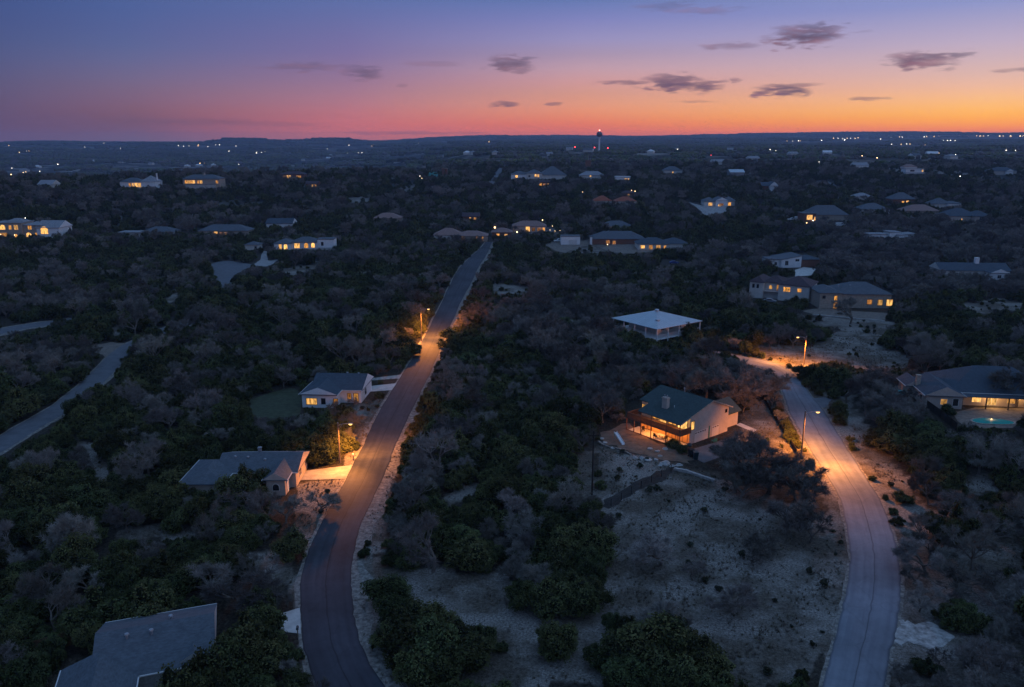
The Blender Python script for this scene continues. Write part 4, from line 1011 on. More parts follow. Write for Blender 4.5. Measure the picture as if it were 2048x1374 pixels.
px_house("blue_barn", "bluish metal roofed barn standing alone in the woods", 1460, 1492, 356, lambda W: [blk(0, W, 0, 12, 5.2, 'gable', 2.6, 'x')], M_roofpale, M_metal, cat="barn", vis=(1462, 341, 1490, 352))
px_house("white_gable_end_house", "dark roofed house showing a bright white gable end", 1524, 1552, 381, lambda W: [blk(0, W * .6, 0, 10, 3.6, 'gable', 2.8, 'x', wall=M_brick), blk(W * .45, W, -3, 8, 3.8, 'gable', 3.2, 'y', wall=M_white)], M_white, M_roofb, vis=(1527, 366, 1550, 378))
px_house("grey_cottage", "grey hip roofed cottage with a porch light near the far woods", 1328, 1368, 349, lambda W: [blk(0, W, 0, 12, 4.0, 'hip', 4.0, 'x', win=(('f', W * .5, 1.2, 1.5, 1.8, 2),))], M_cream, M_roofgr, vis=(1330, 334, 1366, 346))
px_house("garage_glow_house", "broad grey roofed house with a brilliantly lit open garage", 1604, 1702, 444,
   lambda W: [blk(0, W * .26, -2, 9, 5.4, 'flat', 0, 'x', wall=M_brick, win=(('f', W * .13, 1.6, 3.6, 3.0, 2), ('f', W * .24, 1, .8, 2.4, 1))), blk(W * .15, W, 2, 16, 4.2, 'hip', 5.6, 'x')], M_tan, M_roofgr, "the garage glow house", vis=(1607, 404, 1698, 440))
px_house("grey_green_house", "grey green hip roofed house beside the broad grey roofed one", 1722, 1782, 430, lambda W: [blk(0, W, 0, 13, 3.6, 'hip', 3.6, 'x'), blk(W - .6, W + .1, -1, 0, 3.8, 'flat', 0, 'x', over=.05, wall=M_white)], M_cream, M_roofgr, vis=(1726, 406, 1778, 420))
px_house("small_pale_house", "small pale hip roofed house tucked behind grey oaks", 1710, 1745, 402, lambda W: [blk(0, W, 0, 10, 3.0, 'hip', 2.6, 'x')], M_cream, M_roofpale, vis=(1712, 388, 1742, 396))
px_house("orange_window_house", "dark hip roofed house with a pair of orange windows under a bright lamp", 1785, 1832, 409, lambda W: [blk(0, W, 0, 12, 3.6, 'hip', 4.4, 'x', win=(('f', W * .46, .8, 1.6, 1.6, 1), ('f', W * .66, .8, 1.8, 1.8, 2)))], M_brick, M_roofgr, vis=(1788, 386, 1828, 406))
px_house("brown_roof_house", "long brown roofed house in the grey oaks east of the orange windows", 1812, 1884, 432, lambda W: [blk(0, W, 0, 13, 3.2, 'hip', 3.6, 'x')], M_tan, M_rooftan, vis=(1815, 410, 1880, 424))
px_house("white_front_house", "grey roofed house with a white lit front wall", 1868, 1926, 420, lambda W: [blk(0, W * .7, 2, 13, 3.8, 'hip', 3.6, 'x'), blk(W * .5, W, 0, 9, 4.2, 'hip', 1.6, 'x', wall=M_white, win=(('f', 2, 1, 1.0, 1.6, 3),))], M_cream, M_roofgr, vis=(1870, 397, 1924, 412))
px_house("blue_hip_house", "large blue hip roofed house with a pale brick front and dark window bay", 1896, 1984, 446, lambda W: [blk(0, W * .8, 1, 16, 4.0, 'hip', 4.2, 'x', win=(('f', W * .36, .8, .6, 1.8, 2),)), blk(W * .6, W, -3, 10, 4.2, 'hip', 3.0, 'y', win=(('f', W * .18, 1.2, 3.0, 2.8, 0),))], M_beige, M_roofb, "the blue hip house", vis=(1900, 412, 1978, 440))
px_house("white_flat_house", "low white flat roofed house in separate wings among dark junipers", 1738, 1832, 482, lambda W: [blk(0, W * .4, 0, 8, 3.6, 'flat', 0, 'x'), blk(W * .5, W * .74, 2, 10, 4.6, 'flat', 0, 'x'), blk(W * .66, W, -1, 7, 3.2, 'shed', 1.0, 'y')], M_white, M_roofpale, vis=(1740, 460, 1828, 474))
px_house("round_white_house", "white multi level house with curved roof and orange lamp near the far field", 1810, 1852, 353, lambda W: [blk(0, W, 0, 12, 3.4, 'flat', 0, 'x', over=.8, win=(('f', W * .3, 1, 4, 1.6, 0), ('f', W * .7, 1, 4, 1.6, 0))), blk(W * .06, W * .9, 2, 12, 7.2, 'flat', 0, 'x', over=.6, z0=3.8, win=(('f', W * .3, 4.6, 4, 1.6, 0), ('f', W * .78, 4.4, 1.4, 1.8, 2))), blk(W * .1, W * .7, 8, 16, 8.6, 'hip', 2.6, 'x', z0=7.6, roofm=M_rooftan)], M_white, M_roofpale, vis=(1812, 333, 1850, 350))
px_house("white_long_barn", "long white roofed barn beyond the far brown field", 1710, 1740, 338, lambda W: [blk(0, W, 0, 14, 3.6, 'gable', 3.0, 'x', wall=M_white)], M_white, M_roofpale, cat="barn", vis=(1711, 328, 1740, 335))
px_house("field_barn", "low dark barn at the far right edge of the brown field", 1985, 2046, 350, lambda W: [blk(0, W, 0, 14, 3.6, 'hip', 3.4, 'x'), blk(W * .5, W * .8, -2, 6, 3.4, 'gable', 1.8, 'y', wall=M_white)], M_stone, M_roofb, cat="barn", vis=(1988, 338, 2044, 348))
px_house("ridge_pink_house", "pale pink house beyond the green sports screen", 842, 856, 340, lambda W: [blk(0, W, 0, 10, 4, 'gable', 3, 'y')], M_beige, M_rooftan, vis=(843, 330, 855, 338))
px_house("rose_roof_cottage", "rose roofed cottage half buried in oaks left of the dark road's far end", 746, 802, 446, lambda W: [blk(0, W, 0, 11, 3.2, 'hip', 3.0, 'x', win=(('f', W * .7, .8, 1.4, 1.4, 0),))], M_tan, M_rooftan, vis=(752, 427, 798, 434))
px_house("two_light_cottage", "small dark cottage with two white lights above the rose tiled house", 926, 958, 444, lambda W: [blk(0, W, 0, 9, 3.4, 'gable', 2.2, 'x', win=(('f', W * .45, 1.6, 1.2, 1.4, 2), ('f', W * .75, 1.6, 1.4, 1.4, 1)))], M_brick, M_roofp, vis=(930, 428, 954, 437))
px_house("grey_lane_house", "low grey roofed house among oaks above the olive roofed house", 1205, 1262, 462, lambda W: [blk(0, W, 0, 10, 3.0, 'hip', 2.6, 'x', win=(('f', W * .3, .9, 1.4, 1.4, 3),))], M_cream, M_roofgr, vis=(1215, 444, 1250, 450))
px_house("lamp_porch_house", "brown house with a lit porch west of the warm walled house", 984, 1024, 476, lambda W: [blk(0, W, 0, 9, 3.2, 'hip', 2.2, 'x', win=(('f', W * .3, .5, 2.0, 2.0, 1), ('f', W * .7, .5, 1.6, 1.8, 2)))], M_brick, M_rooftan, vis=(988, 460, 1018, 470))
# sports screen with brick towers
a = un(845, 353); b = un(882, 353)
o = empty("sports_court", (a.x, a.y, hill(a.x, a.y)), 0, "teal green sports court screen on the ridge beside two brick towers", "sports court")
W = b.x - a.x
mb = MB().add([(0, 0, .2), (W, 0, .2), (W, 16, 3.6), (0, 16, 3.6)], [(0, 1, 2, 3)]).box(0, -.1, -1, W, 0, .2)
mb.build("court_surface", M_court, o)
for i in range(7): MB().tube((W * i / 6, 16.3, 0), (W * i / 6, 16.3, 6.5), .12, n=6).build("net_post", M_steel, o)
vis_box(846, 343, 880, 352, a.y)
for i, (u, lab) in enumerate(((886.5, "left brick tower standing at the end of the green court"), (893, "right brick tower standing at the end of the green court"))):
    q = un(u, 353); z = hill(q.x, q.y)
    t = empty("brick_tower", (q.x, q.y, z), 0, lab, "tower", "brick towers by the court")
    MB().box(-1.2, -1.2, -1, 1.2, 1.2, 8.2 - i * .6).build("shaft", M_brick, t)
    MB().box(-1.4, -1.4, 8.21 - i * .6, 1.4, 1.4, 8.7 - i * .6).build("cap", M_tan, t)
vis_box(884, 338, 896, 350, q.y)
q = un(1176, 340); t = empty("square_brick_tower", (q.x, q.y, hill(q.x, q.y)), 0, "square brown tower rising from the trees behind the lamp fronted house", "tower")
MB().box(-3.2, -3, -1, 3.2, 3, 10.5).build("shaft", M_brick, t); MB().box(-3.5, -3.3, 10.51, 3.5, 3.3, 11).build("cap", M_brick, t)
MB().tube((0, 0, 11), (0, 0, 16), .3, .1, 6).build("mast", M_steel, t)
vis_box(1170, 324, 1182, 334, q.y - 1)

# ------------------------------------------------------------------ far buildings in the valley: one object each
far_b = [(240, 326, 22), (185, 324, 16), (372, 334, 16), (395, 333, 20), (606, 322, 14), (655, 318, 16), (840, 309, 16), (806, 312, 18), (795, 326, 22), (812, 326, 20), (935, 309, 18), (948, 309, 14), (1138, 301, 16), (1175, 304, 24), (1460, 303, 14), (1510, 322, 20), (1440, 330, 22), (72, 336, 22), (45, 343, 24), (1866, 312, 20), (1835, 317, 16), (1908, 318, 16), (992, 309, 16), (890, 314, 14), (300, 330, 16), (425, 332, 12), (1300, 307, 14), (1355, 300, 14), (1100, 312, 12), (1590, 312, 18), (1655, 309, 18), (660, 313, 10)]
for u, v, w in far_b:
    p = un(u, v); z = hill(p.x, p.y); k = max(1, p.y / 2300)
    w = min(24, w) * .8
    if u < 700: side = "in the west valley"
    elif u < 1150: side = "in the middle distance valley"
    else: side = "in the eastern woods"
    o = empty("distant_house", (p.x, p.y, z), rnd.uniform(-.4, .4), "tiny pale house far off " + side + ", no lit windows", "house", "distant unlit houses " + side)
    b = blk(-w / 2, w / 2, 0, 12, 3.6, rnd.choice(['gable', 'hip']), 3.2, 'x')
    wall_mesh(b).build("wall", M_cream, o); roof_mesh(b).build("roof", [rnd.choice([M_roofpale, M_roofgr, M_white]), M_white], o)
    VIS.append((u, v - 1, p.y - 5)); VIS.append((u - 4, v - 1, p.y - 5)); VIS.append((u + 4, v - 1, p.y - 5))

# ------------------------------------------------------------------ street lamps
def street_lamp(u, v, vtop, side, label, energy, short, yaw=0.0):
    b = un(u, v); hgt = height_at(b, vtop)
    o = empty("street_lamp", (b.x, b.y, 0), 0, label, "street lamp", "sodium street lamps on wooden poles")
    LANDMARKS.append((short, b.x, b.y))
    MB().tube((0, 0, -.4), (0, 0, hgt), .17, .11, 10).build("pole", M_wood, o)
    MB().tube((0, 0, hgt), (0, 0, hgt + .1), .13, .07, 10).build("pole_cap", M_steel, o)
    arm = MB(); pts = [(0, 0, hgt - .55), (.5 * side, 0, hgt - .25), (1.2 * side, 0, hgt - .12), (1.9 * side, 0, hgt - .12)]
    for p, q in zip(pts, pts[1:]): arm.tube(p, q, .05, n=6)
    arm.tube((0, 0, hgt - 1.4), (.75 * side, 0, hgt - .24), .03, n=5)
    a = arm.build("arm", M_steel, o)
    hd = MB(); n = 10
    prof = [(1.75, .07, .06), (1.9, .14, .10), (2.3, .20, .13), (2.6, .17, .10), (2.72, .05, .05)]
    vs = []; fs = []
    for x, ry, rz_ in prof:
        for i in range(n):
            t = 2 * pi * i / n; vs.append((x * side, ry * cos(t), hgt - .1 + rz_ * max(-.35, sin(t))))
    for k in range(len(prof) - 1):
        for i in range(n): fs.append((k * n + i, k * n + (i + 1) % n, (k + 1) * n + (i + 1) % n, (k + 1) * n + i))
    fs += [tuple(range(n)), tuple(range((len(prof) - 1) * n, len(prof) * n))]
    hd.add(vs, fs); h = hd.build("lamp_head", M_steel, o)
    ln = MB().lathe([(.05, -.26), (.22, -.2), (.33, -.07), (.34, -.01)], 12); 
    l = ln.build("lens", M_sodium, h); l.location = (2.25 * side, 0, hgt - .13)
    lamp_light('SPOT', "lamp_light", h, (2.25 * side, 0, hgt - .62), energy * .75, (1, .33, .05), shadow_soft_size=.2, spot_size=R(160), spot_blend=.8)
    for tilt in (-1, 1):      # the refractor throws most of its light up and down the road
        w = lamp_light('SPOT', "lamp_light", h, (2.25 * side, 0, hgt - .63), energy * 1.25, (1, .31, .045), shadow_soft_size=.2, spot_size=R(96), spot_blend=1.0)
        w.rotation_euler = (0, 0, 0)
        w.rotation_euler = Vector((-sin(yaw) * tilt * .80, -cos(yaw) * tilt * .80, .62)).to_track_quat('Z', 'Y').to_euler()
    VIS.extend([(u + (proj((b.x, b.y, z))[0] - u), proj((b.x, b.y, z))[1], b.y - .3) for z in np.linspace(hgt * .35, hgt, 10)])
    hp = proj((b.x + 2.25 * side, b.y, hgt)); VIS.extend([(hp[0] + i, hp[1] + j, b.y - .3) for i in (-5, 0, 5) for j in (-4, 0, 4)])
    # the lamp's light falls on the road: keep its way free
    SOLID.append([(b.x - 2, b.y - 2), (b.x + 2, b.y - 2), (b.x + 2, b.y + 2), (b.x - 2, b.y + 2)])
    return o
street_lamp(843, 682, 617, 1, "sodium street lamp far up the dark asphalt road among lit junipers", 27000, "the upper road lamp", R(14))
street_lamp(680, 926, 846, 1, "sodium street lamp beside the lamplit driveway on the dark road", 14000, "the driveway lamp", R(12))
street_lamp(1608, 729, 673, -1, "sodium street lamp above the bend of the grey road", 16000, "the bend lamp", R(-50))
street_lamp(1602, 916, 822, 1, "nearest sodium street lamp leaning over the grey road by bare oaks", 19000, "the grey road lamp", R(-16))

# utility pole, mailboxes, posts
b = un(1184, 990); o = empty("utility_pole", (b.x, b.y, 0), 0, "thin dark utility pole at the edge of the field below the deck house", "utility pole")
hgt = height_at(b, 862)
MB().tube((0, 0, -.4), (0, 0, hgt), .15, .10, 8).build("pole", M_darkwood, o)
MB().box(-.9, -.06, hgt - .8, .9, .06, hgt - .66).build("crossarm", M_darkwood, o)
LANDMARKS.append(("the thin utility pole", b.x, b.y))
VIS.extend([(proj((b.x, b.y, z))[0], proj((b.x, b.y, z))[1], b.y - .3) for z in np.linspace(1.5, hgt, 14)])
def mailbox(u, v, label, col, rz=0):
    b = un(u, v); o = empty("mailbox", (b.x, b.y, 0), rz, label, "mailbox", "roadside mailboxes")
    MB().box(-.06, -.06, -.2, .06, .06, 1.02).build("post", M_wood, o)
    n = 8; pr_ = [(.14 * cos(pi * i / n), 1.18 + .14 * sin(pi * i / n)) for i in range(n + 1)] + [(-.14, 1.03), (.14, 1.03)]
    MB().prism(pr_, -.28, .28).build("box", col, o)
    MB().box(.145, -.05, 1.12, .165, 0, 1.35).build("flag", M_red, o)
mailbox(707, 921, "white mailbox on a post where the lamplit driveway meets the road", M_white, .4)
mailbox(596, 1273, "dark mailbox beside the lower concrete driveway", M_bin, .2)
b = un(1486, 706); o = empty("marker_post", (b.x, b.y, 0), 0, "white marker post by the dirt bank left of the bend lamp", "post")
MB().box(-.22, -.15, -.2, .22, .15, 2.0).build("shaft", M_white, o); MB().box(-.26, -.19, 2.0, .26, .19, 2.1).build("cap", M_stone, o)

# fences and walls
def fence(name, label, pts, h, m, solid=True, gap=2.4, post_m=None, group=None):
    P = [un(*p) for p in pts]; o = empty(name, (P[0].x, P[0].y, 0), 0, label, "fence", group)
    q = [Vector((p.x - P[0].x, p.y - P[0].y, 0)) for p in P]
    for a, b in zip(q, q[1:]):
        d = b - a; L = d.length; n = max(1, int(L / gap)); dn = d / L; nn = Vector((-dn.y, dn.x, 0))
        for i in range(n + 1):
            c = a + d * i / n
            MB().tube((c.x, c.y, -.3), (c.x, c.y, h + .08), .06, n=6).build("post", post_m or m, o)
        mb = MB()
        if solid:
            k = int(L / .16)
            for i in range(k):
                s = a + dn * (L * i / k) + nn * .08; e = a + dn * (L * (i + .9) / k) + nn * .08; f_ = nn * .02; hh = h * (1 + .02 * rnd.random())
                mb.add([s - f_, e - f_, e + f_, s + f_] + [x + Vector((0, 0, hh)) for x in (s - f_, e - f_, e + f_, s + f_)], [(3, 2, 1, 0), (4, 5, 6, 7), (0, 1, 5, 4), (1, 2, 6, 5), (2, 3, 7, 6), (3, 0, 4, 7)])
            mb.build("board_panel", m, o)
        else:
            for z in (.35, .7, 1.05):
                mb.tube(a + Vector((0, 0, z)), b + Vector((0, 0, z)), .02, n=4, cap=False)
            mb.build("rail_wire", m, o)
    return o
fence("wooden_fence", "brown board fence behind the low grey hip house", [(50, 1318), (110, 1300), (168, 1284)], 1.8, M_brownfence)
fence("pool_fence", "dark board fence running down from the pool house to the pool deck", [(1853, 816), (1880, 836), (1912, 862)], 1.7, M_darkwood)
vis_poly([(1853, 806), (1882, 824), (1912, 850), (1912, 864), (1880, 838), (1853, 816)], -1, 5)
fence("wire_fence", "wire fence crossing the field below the deck house", [(1222, 1012), (1282, 976), (1342, 943)], 1.2, M_darkwood, False)
fence("roadside_fence", "dark board fence along the grey road beside bare oaks", [(1518, 785), (1548, 836), (1578, 884), (1592, 908)], .9, M_darkwood)
def stone_wall(label, pts, h, w, m):
    P = smooth_line([un2(*p) for p in pts], 6); c = P[0]
    L = []; Rr = []
    for i, p in enumerate(P):
        a = P[max(0, i - 1)]; b = P[min(len(P) - 1, i + 1)]; dx, dy = b[0] - a[0], b[1] - a[1]; l = hypot(dx, dy) or 1
        L.append((p[0] - c[0] - dy / l * w / 2, p[1] - c[1] + dx / l * w / 2)); Rr.append((p[0] - c[0] + dy / l * w / 2, p[1] - c[1] - dx / l * w / 2))
    mb = MB(); n = len(P); vs = []
    for i in range(n):
        hh = h * rnd.uniform(.75, 1.1)
        vs += [(L[i][0], L[i][1], -.2), (Rr[i][0], Rr[i][1], -.2), (Rr[i][0], Rr[i][1], hh), (L[i][0], L[i][1], hh)]
    fs = [(3, 2, 1, 0), tuple(range(4 * n - 4, 4 * n))]
    for i in range(n - 1):
        for k in range(4): fs.append((4 * i + k, 4 * i + (k + 1) % 4, 4 * i + 4 + (k + 1) % 4, 4 * i + 4 + k))
    mb.add(vs, fs); o = mb.build("stone_wall", m); o.location = (c[0], c[1], 0)
    tag(o, label, "wall")
stone_wall("low pale stone wall running from the field corner toward the bare oaks", [(1348, 940), (1380, 947), (1430, 964)], .5, .5, M_stone)
stone_wall("curved dry stone edging around the brown yard", [(1196, 884), (1212, 893), (1240, 900), (1262, 911)], .3, .4, M_verge)
stone_wall("pale rubble wall edging the terrace of the stone house", [(1625, 630), (1700, 637), (1770, 643)], .35, .5, M_stone)

def rock_mesh(seed):
    r = random.Random(seed); bpy_m = MB(); 
    import bmesh
    bm = bmesh.new(); bmesh.ops.create_icosphere(bm, subdivisions=2, radius=1)
    k = [r.uniform(-1, 1) for _ in range(9)]
    for v in bm.verts:
        c = v.co; s = 1 + .25 * sin(3 * c.x + k[0] * 5) * cos(2.5 * c.y + k[1] * 5) + .15 * sin(5 * c.z + k[2] * 5)
        v.co = Vector((c.x * s * (1 + .3 * k[3]), c.y * s * (1 + .3 * k[4]), max(-.3, c.z * s * .55)))
    me = bpy.data.meshes.new("rock"); bm.to_mesh(me); bm.free(); me.materials.append(M_stone); return me
RM = [rock_mesh(i) for i in range(4)]
ORD = ["closest", "second closest", "third closest", "fourth closest", "fifth closest", "sixth closest", "seventh closest", "eighth closest", "ninth closest", "tenth closest", "eleventh closest", "twelfth closest", "thirteenth closest", "fourteenth closest", "fifteenth closest", "sixteenth closest", "seventeenth closest", "eighteenth closest", "nineteenth closest", "twentieth closest"]
for i, (u, v, s) in enumerate(((1204, 878, .5), (1270, 915, .5), (1285, 917, .6), (1296, 921, .7), (1312, 920, .5), (1330, 927, 1.0), (1322, 930, .5), (1300, 898, .5), (1315, 903, .5), (1330, 898, .6), (1345, 932, .5), (1210, 886, .45), (1226, 897, .5), (1320, 912, .45), (1358, 930, .6))):
    p = un(u, v); o = link("rock", RM[i % 4]); o.location = (p.x, p.y, 0); o.scale = (s, s, s); o.rotation_euler = (0, 0, rnd.uniform(0, 6))
    tag(o, "pale limestone rock edging the brown yard, one of a loose line", "rock", "limestone rocks edging the yard")
# slide, bins, chair, grill
b = un(1247, 890); o = empty("playground_slide", (b.x, b.y, 0), R(112), "pale playground slide lying across the brown yard", "slide")
mb = MB()
mb.add([(0, -.3, .1), (3.2, -.3, 1.5), (3.2, .3, 1.5), (0, .3, .1)], [(0, 1, 2, 3)]); mb.add([(0, -.3, .04), (3.2, -.3, 1.44), (3.2, .3, 1.44), (0, .3, .04)], [(3, 2, 1, 0)])
for s in (-.3, .3): mb.add([(0, s, .04), (3.2, s, 1.44), (3.2, s, 1.72), (0, s, .32), (0, s + .05, .04), (3.2, s + .05, 1.44), (3.2, s + .05, 1.72), (0, s + .05, .32)], [(0, 3, 2, 1), (4, 5, 6, 7), (0, 1, 5, 4), (1, 2, 6, 5), (2, 3, 7, 6), (3, 0, 4, 7)])
mb.build("chute", M_white, o)
for s in (-.28, .28): MB().tube((3.15, s, -.1), (3.15, s, 1.6), .05, n=6).build("leg", M_teal, o)
def bin_(u, v, label, m, rz=0):
    b = un(u, v); o = empty("wheelie_bin", (b.x, b.y, 0), rz, label, "rubbish bin", "wheeled bins")
    mb = MB(); z0, z1 = .08, 1.05
    mb.add([(-.24, -.26, z0), (.24, -.26, z0), (.24, .26, z0), (-.24, .26, z0), (-.32, -.36, z1), (.32, -.36, z1), (.32, .36, z1), (-.32, .36, z1)], [(3, 2, 1, 0), (4, 5, 6, 7), (0, 1, 5, 4), (1, 2, 6, 5), (2, 3, 7, 6), (3, 0, 4, 7)])
    mb.build("body", m, o); MB().prism([(-.36, 1.06), (.36, 1.06), (.3, 1.16), (-.3, 1.16)], -.4, .4).build("lid", m, o)
    for s in (-.28, .28): 
        w = MB().tube((s - .03, .3, .12), (s + .03, .3, .12), .12, n=10).build("wheel", M_tyre, o)
    return o
for i, (u, v, lab, m) in enumerate(((1391, 919, "dark teal wheeled bin at the corner of the house driveway", M_bin), (1382, 914, "black wheeled bin beside the deck house shrubs", M_tyre), (735, 769, "blue wheeled bin beside the white gable house driveway", M_blue), (729, 768, "second blue wheeled bin closer to the white gable house wall", M_blue))):
    o = bin_(u, v, lab, m, .3 * i); o.scale = (1.35, 1.35, 1.35)
b = un(1428, 886); o = empty("garden_chair", (b.x, b.y, 0), R(200), "green plastic garden chair between the two garage doors", "chair")
MB().box(-.4, -.4, .42, .4, .4, .48).build("seat", M_green, o); MB().box(-.4, .36, .49, .4, .44, 1.1).build("backrest", M_green, o)
for x in (-.36, .36):
    for y in (-.36, .36): MB().tube((x, y, 0), (x, y, .42), .035, n=6).build("leg", M_green, o)
    MB().box(x - .04, -.4, .62, x + .04, .4, .67).build("armrest", M_green, o)
b = un(1378, 900); o = empty("barbecue_grill", (b.x, b.y, 0), .3, "covered dark teal barbecue grill at the deck house corner", "grill")
MB().lathe([(.42, .75), (.55, .9), (.55, 1.05), (.40, 1.3), (.05, 1.4)], 12).build("bowl", M_bin, o)
for i in range(3): MB().tube((.4 * cos(i * 2.1), .4 * sin(i * 2.1), 0), (.25 * cos(i * 2.1), .25 * sin(i * 2.1), .8), .03, n=6).build("leg", M_tyre, o)

# ------------------------------------------------------------------ vehicles
def wheel(parent, x, y, r=.34):
    w = MB().lathe([(r * .6, -.1), (r, -.09), (r, .09), (r * .6, .1)], 14).build("wheel", M_tyre, parent)
    w.location = (x, y, r); w.rotation_euler = (pi / 2, 0, 0)
    MB().lathe([(.05, -.115), (r * .58, -.105), (r * .58, .105), (.05, .115)], 10).build("rim", M_rim, w)
def car(u, v, rz, label, m, kind="car", name="parked_car"):
    b = un(u, v); o = empty(name, (b.x, b.y, hill(b.x, b.y) + .06), rz, label, kind, "parked vehicles")
    if kind == "pickup truck":
        L = 2.7; body = [(-L, .45), (-L, 1.05), (-.75, 1.08), (-.72, 1.15), (-.45, 1.8), (.75, 1.82), (1.25, 1.18), (2.55, 1.02), (2.7, .8), (2.7, .45)]; glass = [(-.35, 1.2), (-.28, 1.7), (.72, 1.72), (1.05, 1.2)]; wx = (-1.65, 1.75)
    elif kind == "van":
        L = 2.8; body = [(-L, .45), (-L, 2.1), (-2.6, 2.25), (1.3, 2.25), (2.0, 1.4), (2.75, 1.15), (2.8, .45)]; glass = [(.2, 1.45), (.2, 2.0), (1.25, 2.0), (1.7, 1.45)]; wx = (-1.7, 1.8)
    else:
        L = 2.2; body = [(-L, .42), (-2.2, .95), (-1.75, 1.0), (-1.2, 1.42), (.35, 1.45), (1.05, 1.0), (2.1, .85), (2.22, .42)]; glass = [(-1.25, 1.02), (-.95, 1.36), (.3, 1.38), (.82, 1.02)]; wx = (-1.35, 1.4)
    bb = MB().prism(body, -.88, .88).build("body", m, o, bevel=.06)
    for s in (-1, 1):
        g = MB().prism(glass, -.01, .01).build("side_window", M_glass, o); g.location = (0, s * .885, 0)
    for x in wx:
        for s in (-.8, .8): wheel(o, x, s)
    for s in (-.6, .6): MB().box(body[-2][0] - .05, s - .15, .68, body[-2][0] + .03, s + .15, .82).build("headlight", M_frame, o)
    VIS.append((u, v - 2, b.y - .5))
    SOLID.append([(b.x - 2, b.y - 2), (b.x + 2, b.y - 2), (b.x + 2, b.y + 2), (b.x - 2, b.y + 2)])
    return o
car(1117, 484, .2, "white pickup truck parked in front of the white garage", M_white, "pickup truck", "pickup_truck")
car(1092, 459, .4, "silver car parked at the warm walled house", M_steel)
car(1348, 528, .1, "dark blue car on the dirt track below the four light house", M_blue)
vis_poly([(1325, 520), (1372, 520), (1375, 532), (1320, 532)], 0, 5)
car(1583, 441, .0, "white pickup truck beside the glowing garage", M_white, "pickup truck", "pickup_truck")
car(1598, 440, .1, "white van between the pickup and the glowing garage", M_white, "van", "parked_van")
vis_box(1575, 430, 1603, 438, un(1590, 441).y - 1)
car(1680, 453, .1, "white van alone in dark junipers below the broad grey roof", M_white, "van", "parked_van")
vis_box(1670, 445, 1690, 451, un(1680, 453).y - 1)
car(1540, 605, -.4, "pale car under the balcony of the cream house", M_steel)
car(1796, 792, .3, "car under a teal cover in bare oaks by the pool house", M_teal)
vis_box(1788, 780, 1806, 792, un(1796, 792).y - 1)

# ------------------------------------------------------------------ water tower and beacons
b = un(1198, 303)
z = hill(b.x, b.y); k = b.y / 1740
o = empty("water_tower", (b.x, b.y, z), 0, "tall water tower with round tank and a glowing red beacon on the horizon", "water tower")
o.scale = (k, k, k)
MB().lathe([(4.2, -2), (2.3, 3), (1.9, 8), (1.9, 26), (2.6, 29), (3.2, 30)], 16).build("column", M_white, o)
pr_ = [(3.0, 29.8)] + [(6.3 * cos(t), 35.5 + 5.6 * sin(t)) for t in np.linspace(-1.05, 1.45, 12)]
tk = MB().lathe(pr_, 24).build("tank", mat("tower_tank_paint", (.12, .12, .14), .7, .1), o); smooth(tk)
MB().tube((0, 0, 41), (0, 0, 42.6), .3, n=6).build("beacon_mast", M_steel, o)
MB().lathe([(.1, 42.4), (1.1, 42.9), (1.1, 44.2), (.1, 44.8)], 10).build("beacon", emit("tower_beacon_lens", (1, .35, .25), 8), o)
vis_box(1194, 284, 1202, 299, b.y - 2)
for i, (u, v) in enumerate(((1150, 294), (1189, 295), (1215.5, 296))):
    b = un(u, v + 7); z = hill(b.x, b.y); hgt = height_at(Vector((b.x, b.y, z)), v)
    m = empty("beacon_mast", (b.x, b.y, z), 0, ("red beacon mast farthest west of the water tower", "red beacon mast close beside the water tower's column", "red beacon mast just east of the water tower")[i], "beacon mast", "red beacon masts near the water tower")
    MB().tube((0, 0, -1), (0, 0, hgt), .35, .2, 6).build("mast", M_steel, m)
    r = 1.05 * b.y / 1740
    MB().lathe([(.1, hgt - r), (r, hgt - r * .5), (r, hgt + r * .5), (.1, hgt + r)], 10).build("beacon_lamp", M_lamp_r, m)

